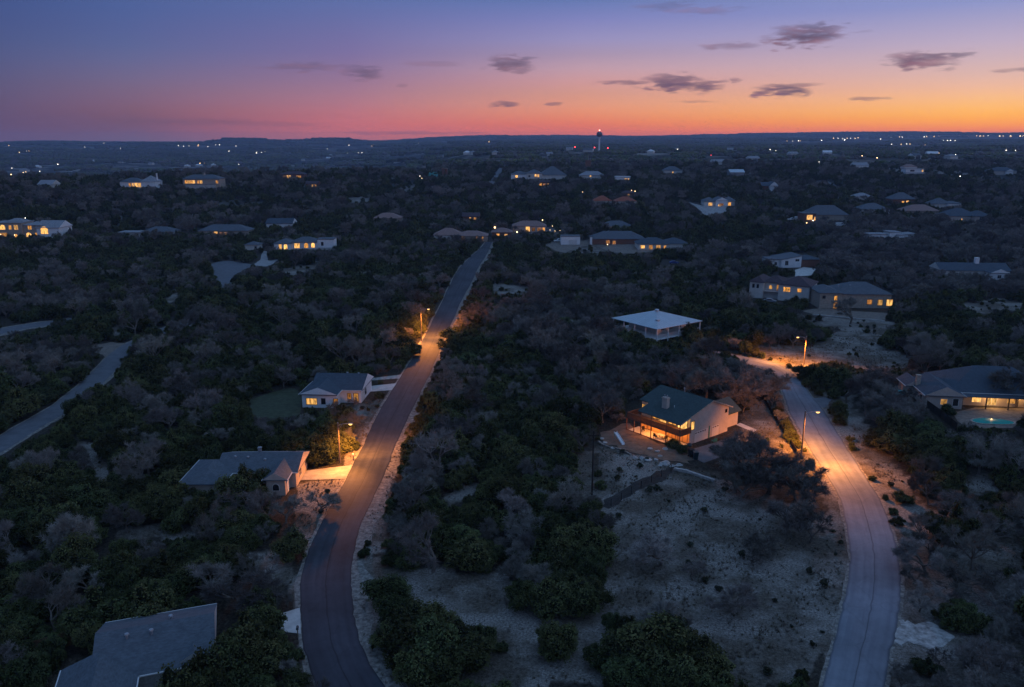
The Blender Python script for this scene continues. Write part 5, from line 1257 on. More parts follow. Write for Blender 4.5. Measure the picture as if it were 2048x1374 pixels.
# ------------------------------------------------------------------ distant lamps
FL = [(15, 289, 1.6, 'o'), (18, 291, 1, 'o'), (40, 289.5, 1.5, 'w'), (34, 304, 1, 'o'), (39, 304.5, 1, 'o'), (53, 302, .7, 'w'), (62, 303.5, 1, 'o'), (58, 302, .7, 'o'), (97, 291.5, .8, 'w'), (152, 285.5, .9, 'o'), (195, 285.5, .9, 'w'), (208, 286.5, .6, 'w'), (170, 294, .9, 'w'), (121, 299, .6, 'w'), (116, 328.5, 1.3, 'w'), (23, 349, 1.6, 'o'), (47, 345, 1, 'o'), (52, 344, 1, 'o'), (80, 342.5, .9, 'w'), (24, 336, .8, 'w'), (241, 296, .7, 'w'), (268, 286.5, .6, 'w'), (222, 285.5, .6, 'w'),
      (357, 291, .9, 'w'), (367, 292.5, 1, 'w'), (397, 290, 1, 'o'), (396, 292, .9, 'o'), (402, 289.5, .8, 'w'), (416, 293.5, .8, 'w'), (431, 289.5, .7, 'w'), (439, 290, 1, 'w'), (349, 290, .7, 'w'), (378, 291.5, .6, 'w'), (472, 292, .9, 'w'), (513, 305.5, 1.3, 'w'), (530, 303.5, .7, 'w'), (523, 305, .7, 'w'), (458, 302, .8, 'w'), (400, 326.5, 1.2, 'o'), (405, 326.5, 1.2, 'o'), (409, 326.5, .9, 'o'), (478, 328.5, .9, 'w'), (618, 315, .9, 'w'), (639, 294, .6, 'w'), (655, 297.5, .7, 'w'), (571, 302, .6, 'w'),
      (698, 290.5, .8, 'w'), (747, 288, .8, 'o'), (748, 291, 1.1, 'o'), (744, 292, .7, 'o'), (752, 291, .7, 'o'), (902, 280.5, 1.0, 'o'), (978, 283.5, .9, 'o'), (837, 286.5, .6, 'w'), (724, 305.5, .9, 'w'), (717, 305.5, .7, 'w'), (695, 307, .8, 'w'), (862, 334.5, .9, 'w'), (844, 356.5, .9, 'o'), (840, 352, .7, 'w'), (884, 307, .6, 'w'),
      (1343, 297.5, 1, 'w'), (1355, 298.5, .7, 'w'), (1422, 310.5, .9, 'r'), (1333, 325.5, .9, 'w'), (1540, 299, .8, 'w'), (1551, 301.5, .9, 'w'), (1638, 324, .8, 'w'), (1724, 311.5, 1.1, 'o'), (1754, 315.5, 1.2, 'o'), (1733, 294.5, 1.2, 'w'), (1783, 288.5, .9, 'w'), (1802, 288.5, .8, 'o'), (1813, 288, .8, 'w'), (1820, 288, .8, 'o'), (1850, 290, .7, 'o'), (1689, 279.5, 1.3, 'w'), (1667, 276.5, .9, 'o'), (1676, 276, .7, 'w'), (1685, 277.5, .9, 'w'), (1694, 276.5, .8, 'o'), (1701, 276, .7, 'w'), (1710, 276.5, .9, 'o'), (1716, 275.5, 1, 'o'), (1752, 276, .8, 'w'), (1761, 278, .9, 'w'), (1772, 275.5, 1.1, 'w'), (1782, 276, .7, 'w'), (1799, 274, 1, 'o'), (1804, 274, .9, 'w'), (1848, 273.5, 1, 'w'), (1853, 273, .9, 'o'), (1868, 273, .9, 'o'), (1878, 272.5, .9, 'o'), (1918, 272.5, 1.1, 'o'), (1935, 272.5, 1.2, 'o'), (1941, 272, 1, 'w'), (1953, 272, .8, 'o'), (1960, 272, 1, 'o'), (1967, 272, .9, 'o'), (1976, 271.5, .7, 'w'), (1999, 272, 1.4, 'o'), (2006, 272, .8, 'o'), (2021, 272, 1.6, 'o'), (2040, 272, 1.4, 'o'), (2046, 272, .9, 'o'), (1887, 281, .9, 'w'), (1895, 281, .9, 'w'), (1901, 280.5, 1, 'w'), (1910, 281, .7, 'w'), (1561, 282.5, .6, 'w'), (1574, 282, .6, 'o'), (1585, 282, .6, 'w'), (1597, 281.5, .9, 'w'), (1600, 282, .6, 'o'), (1643, 280.5, .9, 'w'), (2012, 300.5, 1, 'w'), (2031, 301, .8, 'w'), (1878, 306.5, .8, 'o'), (1891, 307.5, .9, 'w'), (1911, 309, .7, 'w'), (1865, 328.5, .9, 'w'), (1920, 352.5, .9, 'w'), (1696, 387, .9, 'w'), (1811, 393, 1.1, 'w'), (1646, 414, 1.2, 'w'), (1844, 340, 1.1, 'o'), (1930, 427.5, .8, 'w'), (1182, 347, 1.3, 'o'), (990, 455, 2.6, 'o'), (1001, 466, 2.2, 'o'), (1009, 465, 1.8, 'o'), (1034, 464, 1.8, 'o'), (1257, 385, 1.5, 'o'), (1270, 383, 1.7, 'o'), (1263, 381, 1.2, 'o'), (1613, 446, 1.6, 'o'), (1626, 441, 1.2, 'w'), (66, 474, 1.6, 'o'), (82, 470, 1.4, 'o'), (30, 470, 1.2, 'o'), (1083, 369, 1.3, 'o'), (1094, 361, 1.3, 'o'), (1085, 440, 1.3, 'o'), (1290, 487, 1.0, 'o'), (1215, 489, 1.2, 'o'), (393, 374, .9, 'w'), (1028, 436, .9, 'w'), (426, 462, .9, 'w'), (51, 436, 1.0, 'w'), (2, 469, 1, 'o'), (1105, 452, .8, 'o'), (1110, 462, .7, 'o'), (1100, 460, .7, 'o'), (1120, 461, .7, 'o'), (1165, 384, .7, 'o')]
lamp_meshes = {}
for cnt, (u, v, s, c) in enumerate(FL):
    p = un(u, v + 1.5 if v < 340 else v + 4)
    d = p.y
    if d < 520: reg, ph_ = "village", "small glowing garden lamp among trees near the end of the dark road"
    elif d < 1000: reg, ph_ = "ridge", "small glowing yard lamp beside ridge houses"
    elif u < 340: reg, ph_ = "west", "distant lamp glowing in the far western valley"
    elif u < 700: reg, ph_ = "midwest", "distant lamp glowing on the far hills left of centre"
    elif u < 1150: reg, ph_ = "centre", "distant lamp glowing below the pink horizon west of the water tower"
    elif v < 284: reg, ph_ = "crest", "distant lamp in the strip of lights under the orange horizon"
    else: reg, ph_ = "east", "distant lamp glowing in the woods east of the water tower"
    cn = {'w': "white", 'o': "orange", 'r': "red"}[c]
    z = hill(p.x, p.y); k = d * (.70 if u > 1150 or d < 1000 else .54) / F * s
    hgt = max(k * 1.2, height_at(Vector((p.x, p.y, z)), v))
    o = empty("distant_lamp", (p.x, p.y, z), 0, cn + " " + ph_, "lamp", cn + " " + reg + " lamps far off")
    MB().tube((0, 0, -1), (0, 0, hgt), k * .18, k * .12, 5).build("pole", M_steel, o)
    key = c
    if key not in lamp_meshes:
        lamp_meshes[key] = MB().lathe([(.1, -.95), (.7, -.7), (1, 0), (.7, .7), (.1, .95)], 8).mesh("lamp_globe", {'w': M_lamp_w, 'o': M_lamp_o, 'r': M_lamp_r}[c])
    g = link("lamp_globe", lamp_meshes[key], o); g.location = (0, 0, hgt); g.scale = (k, k, k)
    VIS.append((u, v, d - 1)); VIS.append((u + 1.5, v + 1, d - 1)); VIS.append((u - 1.5, v + 1, d - 1))

# ------------------------------------------------------------------ trees: meshes
def leaf_cloud(mb, r, c, rad, n, size, mi=0, flat=1.0):
    for _ in range(n):
        z = r.uniform(-.55, 1); t = r.uniform(0, 2 * pi); s = sqrt(max(0, 1 - z * z)); k = r.uniform(.70, 1.02) + (r.uniform(.05, .3) if r.random() < .12 else 0) + .12 * sin(5 * t + c[0] * 9) * cos(4 * z + c[1] * 7)
        p = Vector((c[0] + rad[0] * s * cos(t) * k, c[1] + rad[1] * s * sin(t) * k, c[2] + rad[2] * z * k))
        a = Vector((r.gauss(0, 1), r.gauss(0, 1), r.gauss(0, 1) + .3)).normalized(); b = a.orthogonal().normalized()
        q = r.uniform(0, 6.28); d = a.cross(b); e1 = b * cos(q) + d * sin(q); e2 = a.cross(e1)
        sz = size * r.uniform(.6, 1.35)
        mb.add([p - e1 * sz * .5, p + e2 * sz * .32, p + e1 * sz * .6, p - e2 * sz * .32], [(0, 1, 2, 3)], mi)
def juniper(seed, leaves=6200, size=.215):
    """unit: about 5 m wide, 4.4 m tall"""
    r = random.Random(seed); cr = MB(); core = []
    lobes = []
    n = r.randint(9, 14); asym = r.uniform(.7, 1.3); peak = r.uniform(.0, 1.0)
    for i in range(n):
        t = 2 * pi * i / n + r.uniform(-.4, .4); d = r.uniform(.7, 1.75) if i else 0
        zz = r.uniform(1.0, 3.3) - d * .35; rr = r.uniform(.75, 1.25)
        lobes.append(((d * cos(t) * asym, d * sin(t), max(.9, zz)), (rr, rr, rr * r.uniform(.8, 1.15))))
    px_, py_ = r.uniform(-.7, .7), r.uniform(-.7, .7)
    lobes.append(((px_, py_, 3.0 + .3 * peak), (.8 - .2 * peak, .8 - .2 * peak, 1.1 + .4 * peak)))
    lobes.append(((px_ + r.uniform(-1, 1), py_ + r.uniform(-1, 1), 2.6), (.6, .6, .9)))
    for i in range(7):
        t = r.uniform(0, 6.28); d = r.uniform(1.3, 2.2); q = r.uniform(.28, .55); lobes.append(((d * cos(t), d * sin(t), r.uniform(.5, 2.8)), (q, q, q * 1.25)))
    area = sum(l[1][0] ** 2 for l in lobes)
    for c, rad in lobes:
        leaf_cloud(cr, r, c, rad, int(leaves * rad[0] ** 2 / area), size, 0)
        # added inner mass, shade put into its colour, stops the crown being see-through
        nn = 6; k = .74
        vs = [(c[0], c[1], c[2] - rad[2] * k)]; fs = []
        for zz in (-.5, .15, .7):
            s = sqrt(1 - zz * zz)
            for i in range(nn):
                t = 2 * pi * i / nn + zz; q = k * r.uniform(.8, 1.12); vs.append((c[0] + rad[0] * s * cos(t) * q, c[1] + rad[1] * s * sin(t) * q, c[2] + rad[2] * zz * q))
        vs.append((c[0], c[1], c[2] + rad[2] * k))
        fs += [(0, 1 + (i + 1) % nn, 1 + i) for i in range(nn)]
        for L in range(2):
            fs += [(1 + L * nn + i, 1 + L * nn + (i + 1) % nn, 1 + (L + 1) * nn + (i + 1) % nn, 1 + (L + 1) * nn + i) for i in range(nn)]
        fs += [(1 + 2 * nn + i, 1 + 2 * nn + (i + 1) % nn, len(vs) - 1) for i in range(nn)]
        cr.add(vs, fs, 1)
    # low skirt
    for i in range(int(leaves * .10)):
        pass
    tr = MB(); tops = [l[0] for l in lobes]
    for k in range(3):
        b = (r.uniform(-.15, .15), r.uniform(-.15, .15), -.3); t = tops[r.randrange(len(tops))]
        m = (t[0] * .4 + r.uniform(-.2, .2), t[1] * .4 + r.uniform(-.2, .2), t[2] * .5)
        tr.tube(b, m, .16, .10, 6, False); tr.tube(m, t, .10, .04, 5, False)
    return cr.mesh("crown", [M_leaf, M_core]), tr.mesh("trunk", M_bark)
def bare_oak(seed, twigs=2600, w=.05, leafy=0):
    """unit: about 9 m wide, 6.5 m tall"""
    r = random.Random(seed); tr = MB(); cr = MB(); tips = []
    def ribbon_(p, q, w0, w1):
        d = (q - p); a = d.orthogonal().normalized(); b = d.normalized().cross(a); t = r.uniform(0, 3.14); e = a * cos(t) + b * sin(t)
        cr.add([p - e * w0, p + e * w0, q + e * w1, q - e * w1], [(0, 1, 2, 3)])
    def grow(p, d, L, rad, lev):
        q = p + d * L
        if lev <= 2: tr.tube(p, q, rad, rad * .72, 6 if lev < 2 else 5, False)
        else:
            cr.tube(p, q, max(.016, rad), max(.013, rad * .7), 3, False)
        if lev >= 5: tips.append((q, d)); return
        for i in range(r.randint(2, 3) if lev else r.randint(4, 6)):
            nd = (d + Vector((r.gauss(0, .62), r.gauss(0, .62), r.gauss(.10, .34)))).normalized()
            if lev == 0: 
                t = r.uniform(0, 6.28); nd = Vector((cos(t) * .8, sin(t) * .8, r.uniform(.35, .9))).normalized()
            if nd.z < -.15: nd.z = abs(nd.z) * .3; nd.normalize()
            grow(q if r.random() < .75 else p + d * L * r.uniform(.55, .9), nd, L * r.uniform(.66, .92), rad * .66, lev + 1)
    for k in range(r.choice((1, 1, 2))):
        grow(Vector((r.uniform(-.3, .3), r.uniform(-.3, .3), -.3)), Vector((r.uniform(-.3, .3), r.uniform(-.3, .3), 1)).normalized(), r.uniform(1.4, 2.2), .27, 0)
    r.shuffle(tips); per = max(2, twigs // max(1, len(tips)))
    for q, d in tips:
        for _ in range(per):
            nd = (d * .7 + Vector((r.gauss(0, .8), r.gauss(0, .8), r.gauss(.12, .6)))).normalized()
            s = q - d * r.uniform(0, .7); L = r.uniform(.35, .95)
            ribbon_(s, s + nd * L, w * .5, w * .22)
    return cr.mesh("crown", M_twig), tr.mesh("trunk", M_bark)
def shrub(seed):
    r = random.Random(seed); mb = MB()
    for i in range(5):
        t = r.uniform(0, 6.28); d = r.uniform(0, .45); q = r.uniform(.28, .5)
        leaf_cloud(mb, r, (d * cos(t), d * sin(t), r.uniform(.3, .75)), (q, q, q), 90, .2)
    for i in range(8):
        t = r.uniform(0, 6.28); mb.tube((0, 0, -.1), (.5 * cos(t), .5 * sin(t), r.uniform(.4, .9)), .03, .015, 3, False)
    return mb.mesh("shrub", M_shrub)
def grass_tuft(seed):
    r = random.Random(seed); mb = MB()
    for i in range(16):
        t = r.uniform(0, 6.28); d = r.uniform(0, .12); x, y = d * cos(t), d * sin(t); h = r.uniform(.15, .42); l = r.uniform(.03, .22); w = .022
        mb.add([(x - w * sin(t), y + w * cos(t), 0), (x + w * sin(t), y - w * cos(t), 0), (x + l * cos(t), y + l * sin(t), h)], [(0, 1, 2)])
    return mb.mesh("grass_tuft", M_grass)
JUN = [juniper(100 + i) for i in range(9)]
OAK = [bare_oak(200 + i, twigs=5600 if i < 4 else 4000) for i in range(8)]
SHR = [shrub(300 + i) for i in range(4)]

# ------------------------------------------------------------------ trees: where they stand
cells = {}
for q in VIS: cells.setdefault((int(q[0] // 16), int(q[1] // 16)), []).append((q[0], q[1], q[2], q[3] if len(q) > 3 else .9))
def inpoly(x, y, P):
    c = False; n = len(P); j = n - 1
    for i in range(n):
        xi, yi = P[i]; xj, yj = P[j]
        if (yi > y) != (yj > y) and x < (xj - xi) * (y - yi) / (yj - yi) + xi: c = not c
        j = i
    return c
SB = [(min(p[0] for p in P), min(p[1] for p in P), max(p[0] for p in P), max(p[1] for p in P), P) for P in SOLID]
def on_solid(x, y, m=0.0):
    for a, b, c, d, P in SB:
        if a - m <= x <= c + m and b - m <= y <= d + m:
            if inpoly(x, y, P): return True
            if m:
                for k in range(8):
                    if inpoly(x + m * cos(k * pi / 4), y + m * sin(k * pi / 4), P): return True
    return False
def hides(x, y, z, r, h, frac=1.0):
    """would a crown here cover something the photograph shows uncovered?"""
    pc_ = proj((x, y, z + h * .5))
    if not pc_: return False
    u, v, zc = pc_
    ru = r * frac * F / zc; rv = (h * .5 * .98) * F / zc * .95 + r * .25 * F / zc
    if u + ru < -20 or u - ru > 2068 or v - rv > 1400: return False
    for i in range(int((u - ru) // 16), int((u + ru) // 16) + 1):
        for j in range(int((v - rv) // 16), int((v + rv) // 16) + 1):
            for (a, b, d, w) in cells.get((i, j), ()):
                if d > y - .5 and ((a - u) / ru) ** 2 + ((b - v) / rv) ** 2 < w * w: return True
    return False
trees = []   # kind, x, y, r, h, note
tgrid = {}
def free(x, y, r):
    i0, j0 = int(x // 6), int(y // 6)
    for i in range(i0 - 1, i0 + 2):
        for j in range(j0 - 1, j0 + 2):
            for (a, b, q) in tgrid.get((i, j), ()):
                if hypot(a - x, b - y) < .5 * (r + q): return False
    return True
def put(kind, x, y, r, h):
    trees.append((kind, x, y, r, h)); tgrid.setdefault((int(x // 6), int(y // 6)), []).append((x, y, r))
# trees the photograph shows one by one: (kind, u, v of the foot, crown radius, height)
for kind, u, v, r, h in (
    ('j', 1115, 1312, 2.6, 4.4), ('j', 770, 1215, 2.9, 4.2), ('j', 585, 1115, 2.4, 4.2), ('j', 775, 1095, 1.0, 1.4), ('j', 1607, 755, 2.9, 3.2), ('j', 1672, 772, 3.4, 5.2), ('j', 1602, 668, 3.0, 4.2), ('j', 1640, 675, 3.2, 3.4),
    ('j', 1592, 614, 3.6, 4.2), ('j', 1345, 893, 1.5, 1.7), ('j', 1365, 906, 1.2, 1.9), ('j', 1422, 694, 1.9, 3.2), ('j', 1470, 690, 3.0, 4.4), ('j', 1380, 680, 3.2, 5.0), ('j', 905, 690, 4.2, 5.0), ('j', 925, 700, 4.0, 5.4),
    ('j', 805, 700, 3.6, 4.6), ('j', 825, 712, 3.2, 4.2), ('j', 780, 690, 3.8, 5.2), ('j', 615, 930, 2.8, 4.2), ('j', 640, 925, 2.6, 3.6), ('j', 662, 915, 2.3, 3.6), ('j', 820, 890, 1.5, 2.0), ('j', 1300, 1330, 3.8, 5.6), ('j', 1345, 1320, 3.4, 5.0), ('j', 1252, 1330, 3.0, 4.0),
    ('j', 1940, 850 + 70, 3.4, 4.6), ('j', 1840, 940, 2.8, 3.8), ('j', 1805, 1005, 1.7, 2.0), ('j', 500, 990, 3.0, 5.4), ('j', 470, 1000, 3.2, 4.8), ('j', 1785, 905, 3.6, 4.2), ('j', 1755, 890, 2.8, 3.4), ('j', 1825, 925, 3.4, 4.6), ('j', 1870, 910, 3.2, 4.6),
    ('j', 815, 1320, 3.6, 5.0), ('j', 855, 1330, 3.8, 5.4), ('j', 900, 1330, 3.4, 4.8), ('j', 940, 1330, 2.8, 4.0), ('j', 405, 1412, 3.2, 5.8), ('j', 345, 1438, 3.2, 5.8), ('j', 445, 1392, 3.2, 6.0), ('j', 492, 1325, 3.2, 6.0), ('j', 532, 1285, 2.6, 5.2), ('j', 375, 1432, 3.0, 5.0), ('j', 255, 1450, 1.6, 3.4),
    ('j', 790, 1252, 2.2, 3.4), ('j', 832, 1268, 2.6, 4.2), ('j', 872, 1282, 2.8, 4.6), ('j', 918, 1300, 2.4, 3.6), ('j', 960, 1296, 2.0, 2.8), ('j', 890, 1352, 2.8, 4.2), ('j', 835, 1362, 2.4, 3.8), ('j', 1004, 1302, .9, 1.3), ('j', 780, 1300, 2.2, 3.4),
    ('j', 1050, 1216, 2.4, 3.8), ('j', 1100, 1228, 2.8, 4.4), ('j', 1152, 1226, 2.6, 4.4), ('j', 1190, 1212, 2.2, 3.6), ('o', 1085, 1190, 3.0, 4.4), ('j', 1135, 1196, 2.6, 4.2), ('j', 1178, 1180, 2.4, 4.0), ('o', 1030, 1160, 2.6, 4.0),
    ('j', 905, 1410, 2.0, 2.6), ('j', 955, 1405, 1.8, 2.2), ('j', 1010, 1412, 2.0, 2.6), ('j', 1205, 1335, 2.0, 2.8), ('j', 1275, 1300, 2.2, 3.6), ('o', 1335, 1305, 3.6, 5.0), ('j', 1395, 1335, 2.8, 4.4), ('j', 1425, 1372, 2.4, 3.4), ('j', 1250, 1372, 2.6, 3.6), ('j', 1340, 1380, 2.6, 4.2),
    ('o', 1622, 1085, 3.4, 4.6), ('o', 1520, 1120, 3.6, 4.6), ('o', 1385, 1160, 2.0, 2.6), ('o', 1478, 925, 2.8, 4.6), ('o', 1532, 988, 5.0, 7.6), ('o', 1612, 1030, 4.6, 6.0), ('o', 1474, 985, 4.2, 6.2), ('o', 1520, 930, 4.2, 6.6), ('o', 1480, 1000, 3.6, 5.0),
    ('o', 1495, 965, 5.6, 7.4), ('o', 1545, 990, 5.2, 7.0), ('o', 1590, 1000, 4.8, 6.4), ('o', 1455, 935, 3.6, 5.0), ('o', 1570, 1060, 5.0, 6.0), ('o', 1450, 815, 5.6, 8.4), ('o', 1410, 800, 5.2, 8.0), ('o', 1500, 805, 5.4, 7.6), ('o', 1540, 800, 4.2, 6.4), ('o', 1365, 790, 5.0, 7.0),
    ('o', 1320, 1130, 4.2, 4.4), ('o', 1455, 1225, 3.2, 4.0), ('o', 470, 1215, 5.4, 5.2), ('o', 425, 1200, 4.6, 5.0), ('o', 700, 830 + 25, 3.6, 3.6), ('o', 640, 1025, 3.2, 3.6), ('o', 1703, 648, 5.6, 8.0), ('o', 1690, 805, 4.6, 6.0), ('o', 1730, 825, 4.6, 5.6), ('o', 1760, 850, 4.2, 4.6), ('o', 1985, 800, 5.0, 7.0), ('o', 2035, 815, 5.0, 7.0),
    ('o', 1235, 800, 5.0, 6.6), ('o', 1205, 845, 4.4, 6.0), ('o', 1190, 815, 4.4, 6.0), ('o', 1900, 1050, 4.8, 4.4), ('o', 1910, 1180, 4.8, 4.4), ('o', 1850, 1150, 4.0, 4.4), ('o', 480, 885, 2.8, 3.6), ('o', 545, 895, 1.6, 2.2)):
    p = un(u, v); put(kind, p.x, p.y, r, h)
nz = lambda x, y, s, a: sin(x * s + a) * cos(y * s * 1.13 + a * 2.1) + .6 * sin(x * s * 2.3 - y * s * 1.7 + a * .7) + .4 * sin(y * s * 3.9 + x * s * 2.9 + a)
OAKZ = [[un2(*p) for p in c] for c in ([(1400, 885), (1500, 870), (1600, 920), (1690, 1010), (1690, 1120), (1500, 1130), (1420, 1000)], [(1180, 740), (1330, 740), (1560, 745), (1570, 870), (1480, 850), (1200, 890)], [(1680, 770), (1830, 760), (1860, 850), (1740, 880)], [(330, 1180), (560, 1150), (590, 1215), (440, 1240)], [(930, 640), (1200, 620), (1260, 720), (1100, 740)], [(1620, 440), (2048, 450), (2048, 600), (1800, 600), (1640, 540)])]
JUNZ = [[un2(*p) for p in c] for c in ([(840, 760), (1180, 730), (1190, 1000), (1210, 1374), (760, 1374), (790, 1050)], [(0, 930), (480, 850), (600, 1120), (560, 1200), (200, 1250), (0, 1374)], [(1720, 880), (2048, 870), (2048, 1060), (1850, 1060)])]
BARE = [[un2(*p) for p in c] for c in ([(1195, 890), (1400, 935), (1430, 890), (1500, 872), (1600, 925), (1692, 1030), (1695, 1150), (1665, 1290), (1480, 1420), (1430, 1420), (1410, 1300), (1300, 1245), (1215, 1250), (1212, 1110), (1203, 1000)], [(725, 1120), (900, 1150), (1020, 1160), (1215, 1180), (1215, 1430), (700, 1430)], [(1655, 800), (1760, 815), (1790, 870), (1760, 900), (1860, 965), (1850, 1035), (1790, 1030), (1720, 910)])]
THIN = [[un2(*p) for p in c] for c in ([(1795, 1020), (2060, 1030), (2060, 1240), (1800, 1235)], [(1780, 1300), (1900, 1275), (2080, 1240), (2080, 1430), (1770, 1430)], [(560, 950), (700, 960), (610, 1110), (600, 1215), (470, 1200), (520, 1100)])]
zones = [(52, 240, 2.6, 1.0), (52, 200, 2.2, .6), (240, 460, 3.2, .95), (460, 700, 4.8, 1.1), (700, 1000, 6.0, 1.15)]
for d0, d1, cell, mul in zones:
    y = d0
    while y < d1:
        half = y * .80 + 14 if d0 < 460 else y * .74 + 14
        x = -half
        while x < half:
            jx, jy = x + rnd.uniform(-.48, .48) * cell, y + rnd.uniform(-.48, .48) * cell
            x += cell
            sp = .55 * nz(jx, jy, .03, 1.3) + rnd.gauss(0, .75)
            kind = 'o' if sp > (.8 if mul == 1.0 and d0 < 200 else 1.1 if mul == .6 else .6) else 'j'
            if any(inpoly(jx, jy, P) for P in OAKZ): kind = 'o' if rnd.random() < .86 else 'j'
            elif any(inpoly(jx, jy, P) for P in JUNZ): kind = 'j' if rnd.random() < .72 else 'o'
            if any(inpoly(jx, jy, P) for P in BARE): continue
            if any(inpoly(jx, jy, P) for P in THIN):
                if rnd.random() < .66: continue
                kind = 'o' if rnd.random() < .7 else 'j'
            if rnd.random() < .06: continue
            if kind == 'j': r = rnd.choice((rnd.uniform(1.2, 2.2), rnd.uniform(1.9, 3.3))); h = r * rnd.uniform(1.3, 2.1)
            else: r = rnd.uniform(2.4, 4.6); h = r * rnd.uniform(1.3, 1.75)
            r *= mul; h *= mul
            if on_solid(jx, jy, .6 + r * .25): continue
            z = hill(jx, jy)
            ok = False
            for k in (1, .8, .62, .46):
                if not hides(jx, jy, z, r * k, h * k): ok = True; break
            if not ok: continue
            if not free(jx, jy, r * k): continue
            put(kind, jx, jy, r * k, h * k)
        y += cell * .92
# shrubs on the open ground
shrubs = []
for c in CLEAR[:30] + [[(1700, 830), (1760, 880), (1830, 1000), (1800, 1010), (1740, 930)], [(1195, 900), (1440, 960), (1680, 1060), (1660, 1280), (1480, 1370), (1230, 1230)]]:
    P = [un2(*p) for p in c]; a = (min(p[0] for p in P), max(p[0] for p in P), min(p[1] for p in P), max(p[1] for p in P))
    ar = (a[1] - a[0]) * (a[3] - a[2])
    for _ in range(int(min(60, ar / 28))):
        x, y = rnd.uniform(a[0], a[1]), rnd.uniform(a[2], a[3])
        if inpoly(x, y, P) and not on_solid(x, y, .8) and y < 300: shrubs.append((x, y, rnd.uniform(.35, 1.0)))
shrubs.sort(key=lambda s: s[1]); shrubs = [q for q in shrubs if rnd.random() < .45][:110]

# ------------------------------------------------------------------ labels that single trees out
for i, q in enumerate(range(8, len(left_road_mid) - 8, 9)):
    pass
def add_lm(ph, pts): 
    for p in pts: LANDMARKS.append((ph, p[0], p[1]))
N = len(left_road_mid)
add_lm("the low bend of the dark road", [un2(u, v) for u, v in ((650, 1200), (655, 1130), (690, 1330))])
add_lm("the straight dark road", [un2(u, v) for u, v in ((760, 900), (800, 800), (720, 990))])
add_lm("the far dark road", [un2(u, v) for u, v in ((905, 600), (930, 550), (960, 500))])
add_lm("the low bend of the grey road", [un2(u, v) for u, v in ((1745, 1150), (1735, 1080), (1725, 1300))])
add_lm("the gravel turnout", [un2(1860, 1275)])
add_lm("the deck house field", [un2(u, v) for u, v in ((1320, 1010), (1430, 1100), (1300, 1200), (1560, 1180))])
add_lm("the pale gravel gap", [un2(u, v) for u, v in ((930, 1175), (1010, 1330), (1100, 1360))])
add_lm("the narrow west road", [un2(u, v) for u, v in ((40, 860), (120, 820), (200, 745), (255, 695))])
add_lm("the pale west strip", [un2(u, v) for u, v in ((300, 1065), (200, 920))])
add_lm("the brown board fence", [un2(110, 1300)])
add_lm("the lower driveway", [un2(575, 1240)])
add_lm("the bend lamp slope", [un2(u, v) for u, v in ((1700, 680), (1750, 720))])
def lm_of(x, y):
    best = min(LANDMARKS, key=lambda l: hypot(l[1] - x, l[2] - y)); dx, dy = x - best[1], y - best[2]
    d = hypot(dx, dy)
    if abs(dy) > abs(dx) * 1.1: s = "behind" if dy > 0 else "in front of"
    else: s = "right of" if dx > 0 else "left of"
    return best[0], s, d
UNITS = ["", "first", "second", "third", "fourth", "fifth", "sixth", "seventh", "eighth", "ninth"]
TEENS = ["tenth", "eleventh", "twelfth", "thirteenth", "fourteenth", "fifteenth", "sixteenth", "seventeenth", "eighteenth", "nineteenth"]
TENS = {2: ("twentieth", "twenty"), 3: ("thirtieth", "thirty"), 4: ("fortieth", "forty"), 5: ("fiftieth", "fifty"), 6: ("sixtieth", "sixty"), 7: ("seventieth", "seventy"), 8: ("eightieth", "eighty")}
def ordinal(n):
    if n == 1: return ""
    if n < 10: return UNITS[n] + " "
    if n < 20: return TEENS[n - 10] + " "
    t, u = divmod(n, 10); a, b = TENS.get(t, ("last", "last")); return (a if u == 0 else b + " " + UNITS[u]) + " "
def label_all(items, noun, adjf):
    """items: (object, x, y, r, h) -> labels that name the nearest landmark, the side of it and the rank by closeness"""
    by = {}
    for it in items:
        l, s, d = lm_of(it[1], it[2]); by.setdefault((l, s), []).append((d, it))
    for (l, s), q in by.items():
        q.sort(key=lambda t: t[0])
        for k, (d, it) in enumerate(q):
            it[0]["label"] = f"{adjf(it)} {noun} {s} {l}, {ordinal(k + 1)}closest"

def in_frame(x, y, h):
    p = proj((x, y, hill(x, y) + h * .6)); return p is not None and -15 < p[0] < 2063 and p[1] < 1395
trees.sort(key=lambda t: hypot(t[1], t[2]))
stuff = {'j': [], 'o': []}; items = {'j': [], 'o': []}; LIM = {'j': 285, 'o': 285}
protos = {}
def tree_obj(kind, x, y, r, h):
    i = rnd.randrange(len(JUN) if kind == 'j' else len(OAK))
    crown, trunk = (JUN if kind == 'j' else OAK)[i]
    name = "juniper_tree" if kind == 'j' else "bare_oak_tree"
    o = empty(name, (x, y, -.05), rnd.uniform(0, 6.28), "tree", "tree", "junipers in the thicket" if kind == 'j' else "bare oaks in the thicket")
    sx, sz = (r / 2.35, h / 4.3) if kind == 'j' else (r / 4.4, h / 6.2)
    w_ = rnd.uniform(.88, 1.14); o.scale = (sx * w_, sx / w_, sz)
    c = link("crown", crown, o); link("trunk", trunk, o)
    return o
for t in trees:
    kind, x, y, r, h = t
    if len(items[kind]) < LIM[kind] and in_frame(x, y, h):
        items[kind].append((tree_obj(*t), x, y, r, h))
    else: stuff[kind].append(t)
def adj_j(it):
    r, h = it[3], it[4]
    return ("small" if r < 1.9 else "broad" if r > 2.8 else "middling") + " dark green"
def adj_o(it):
    r = it[3]
    return ("small" if r < 2.8 else "wide" if r > 4.2 else "medium") + " leafless grey"
label_all(items['j'], "juniper", adj_j); label_all(items['o'], "oak", adj_o)
sit = []
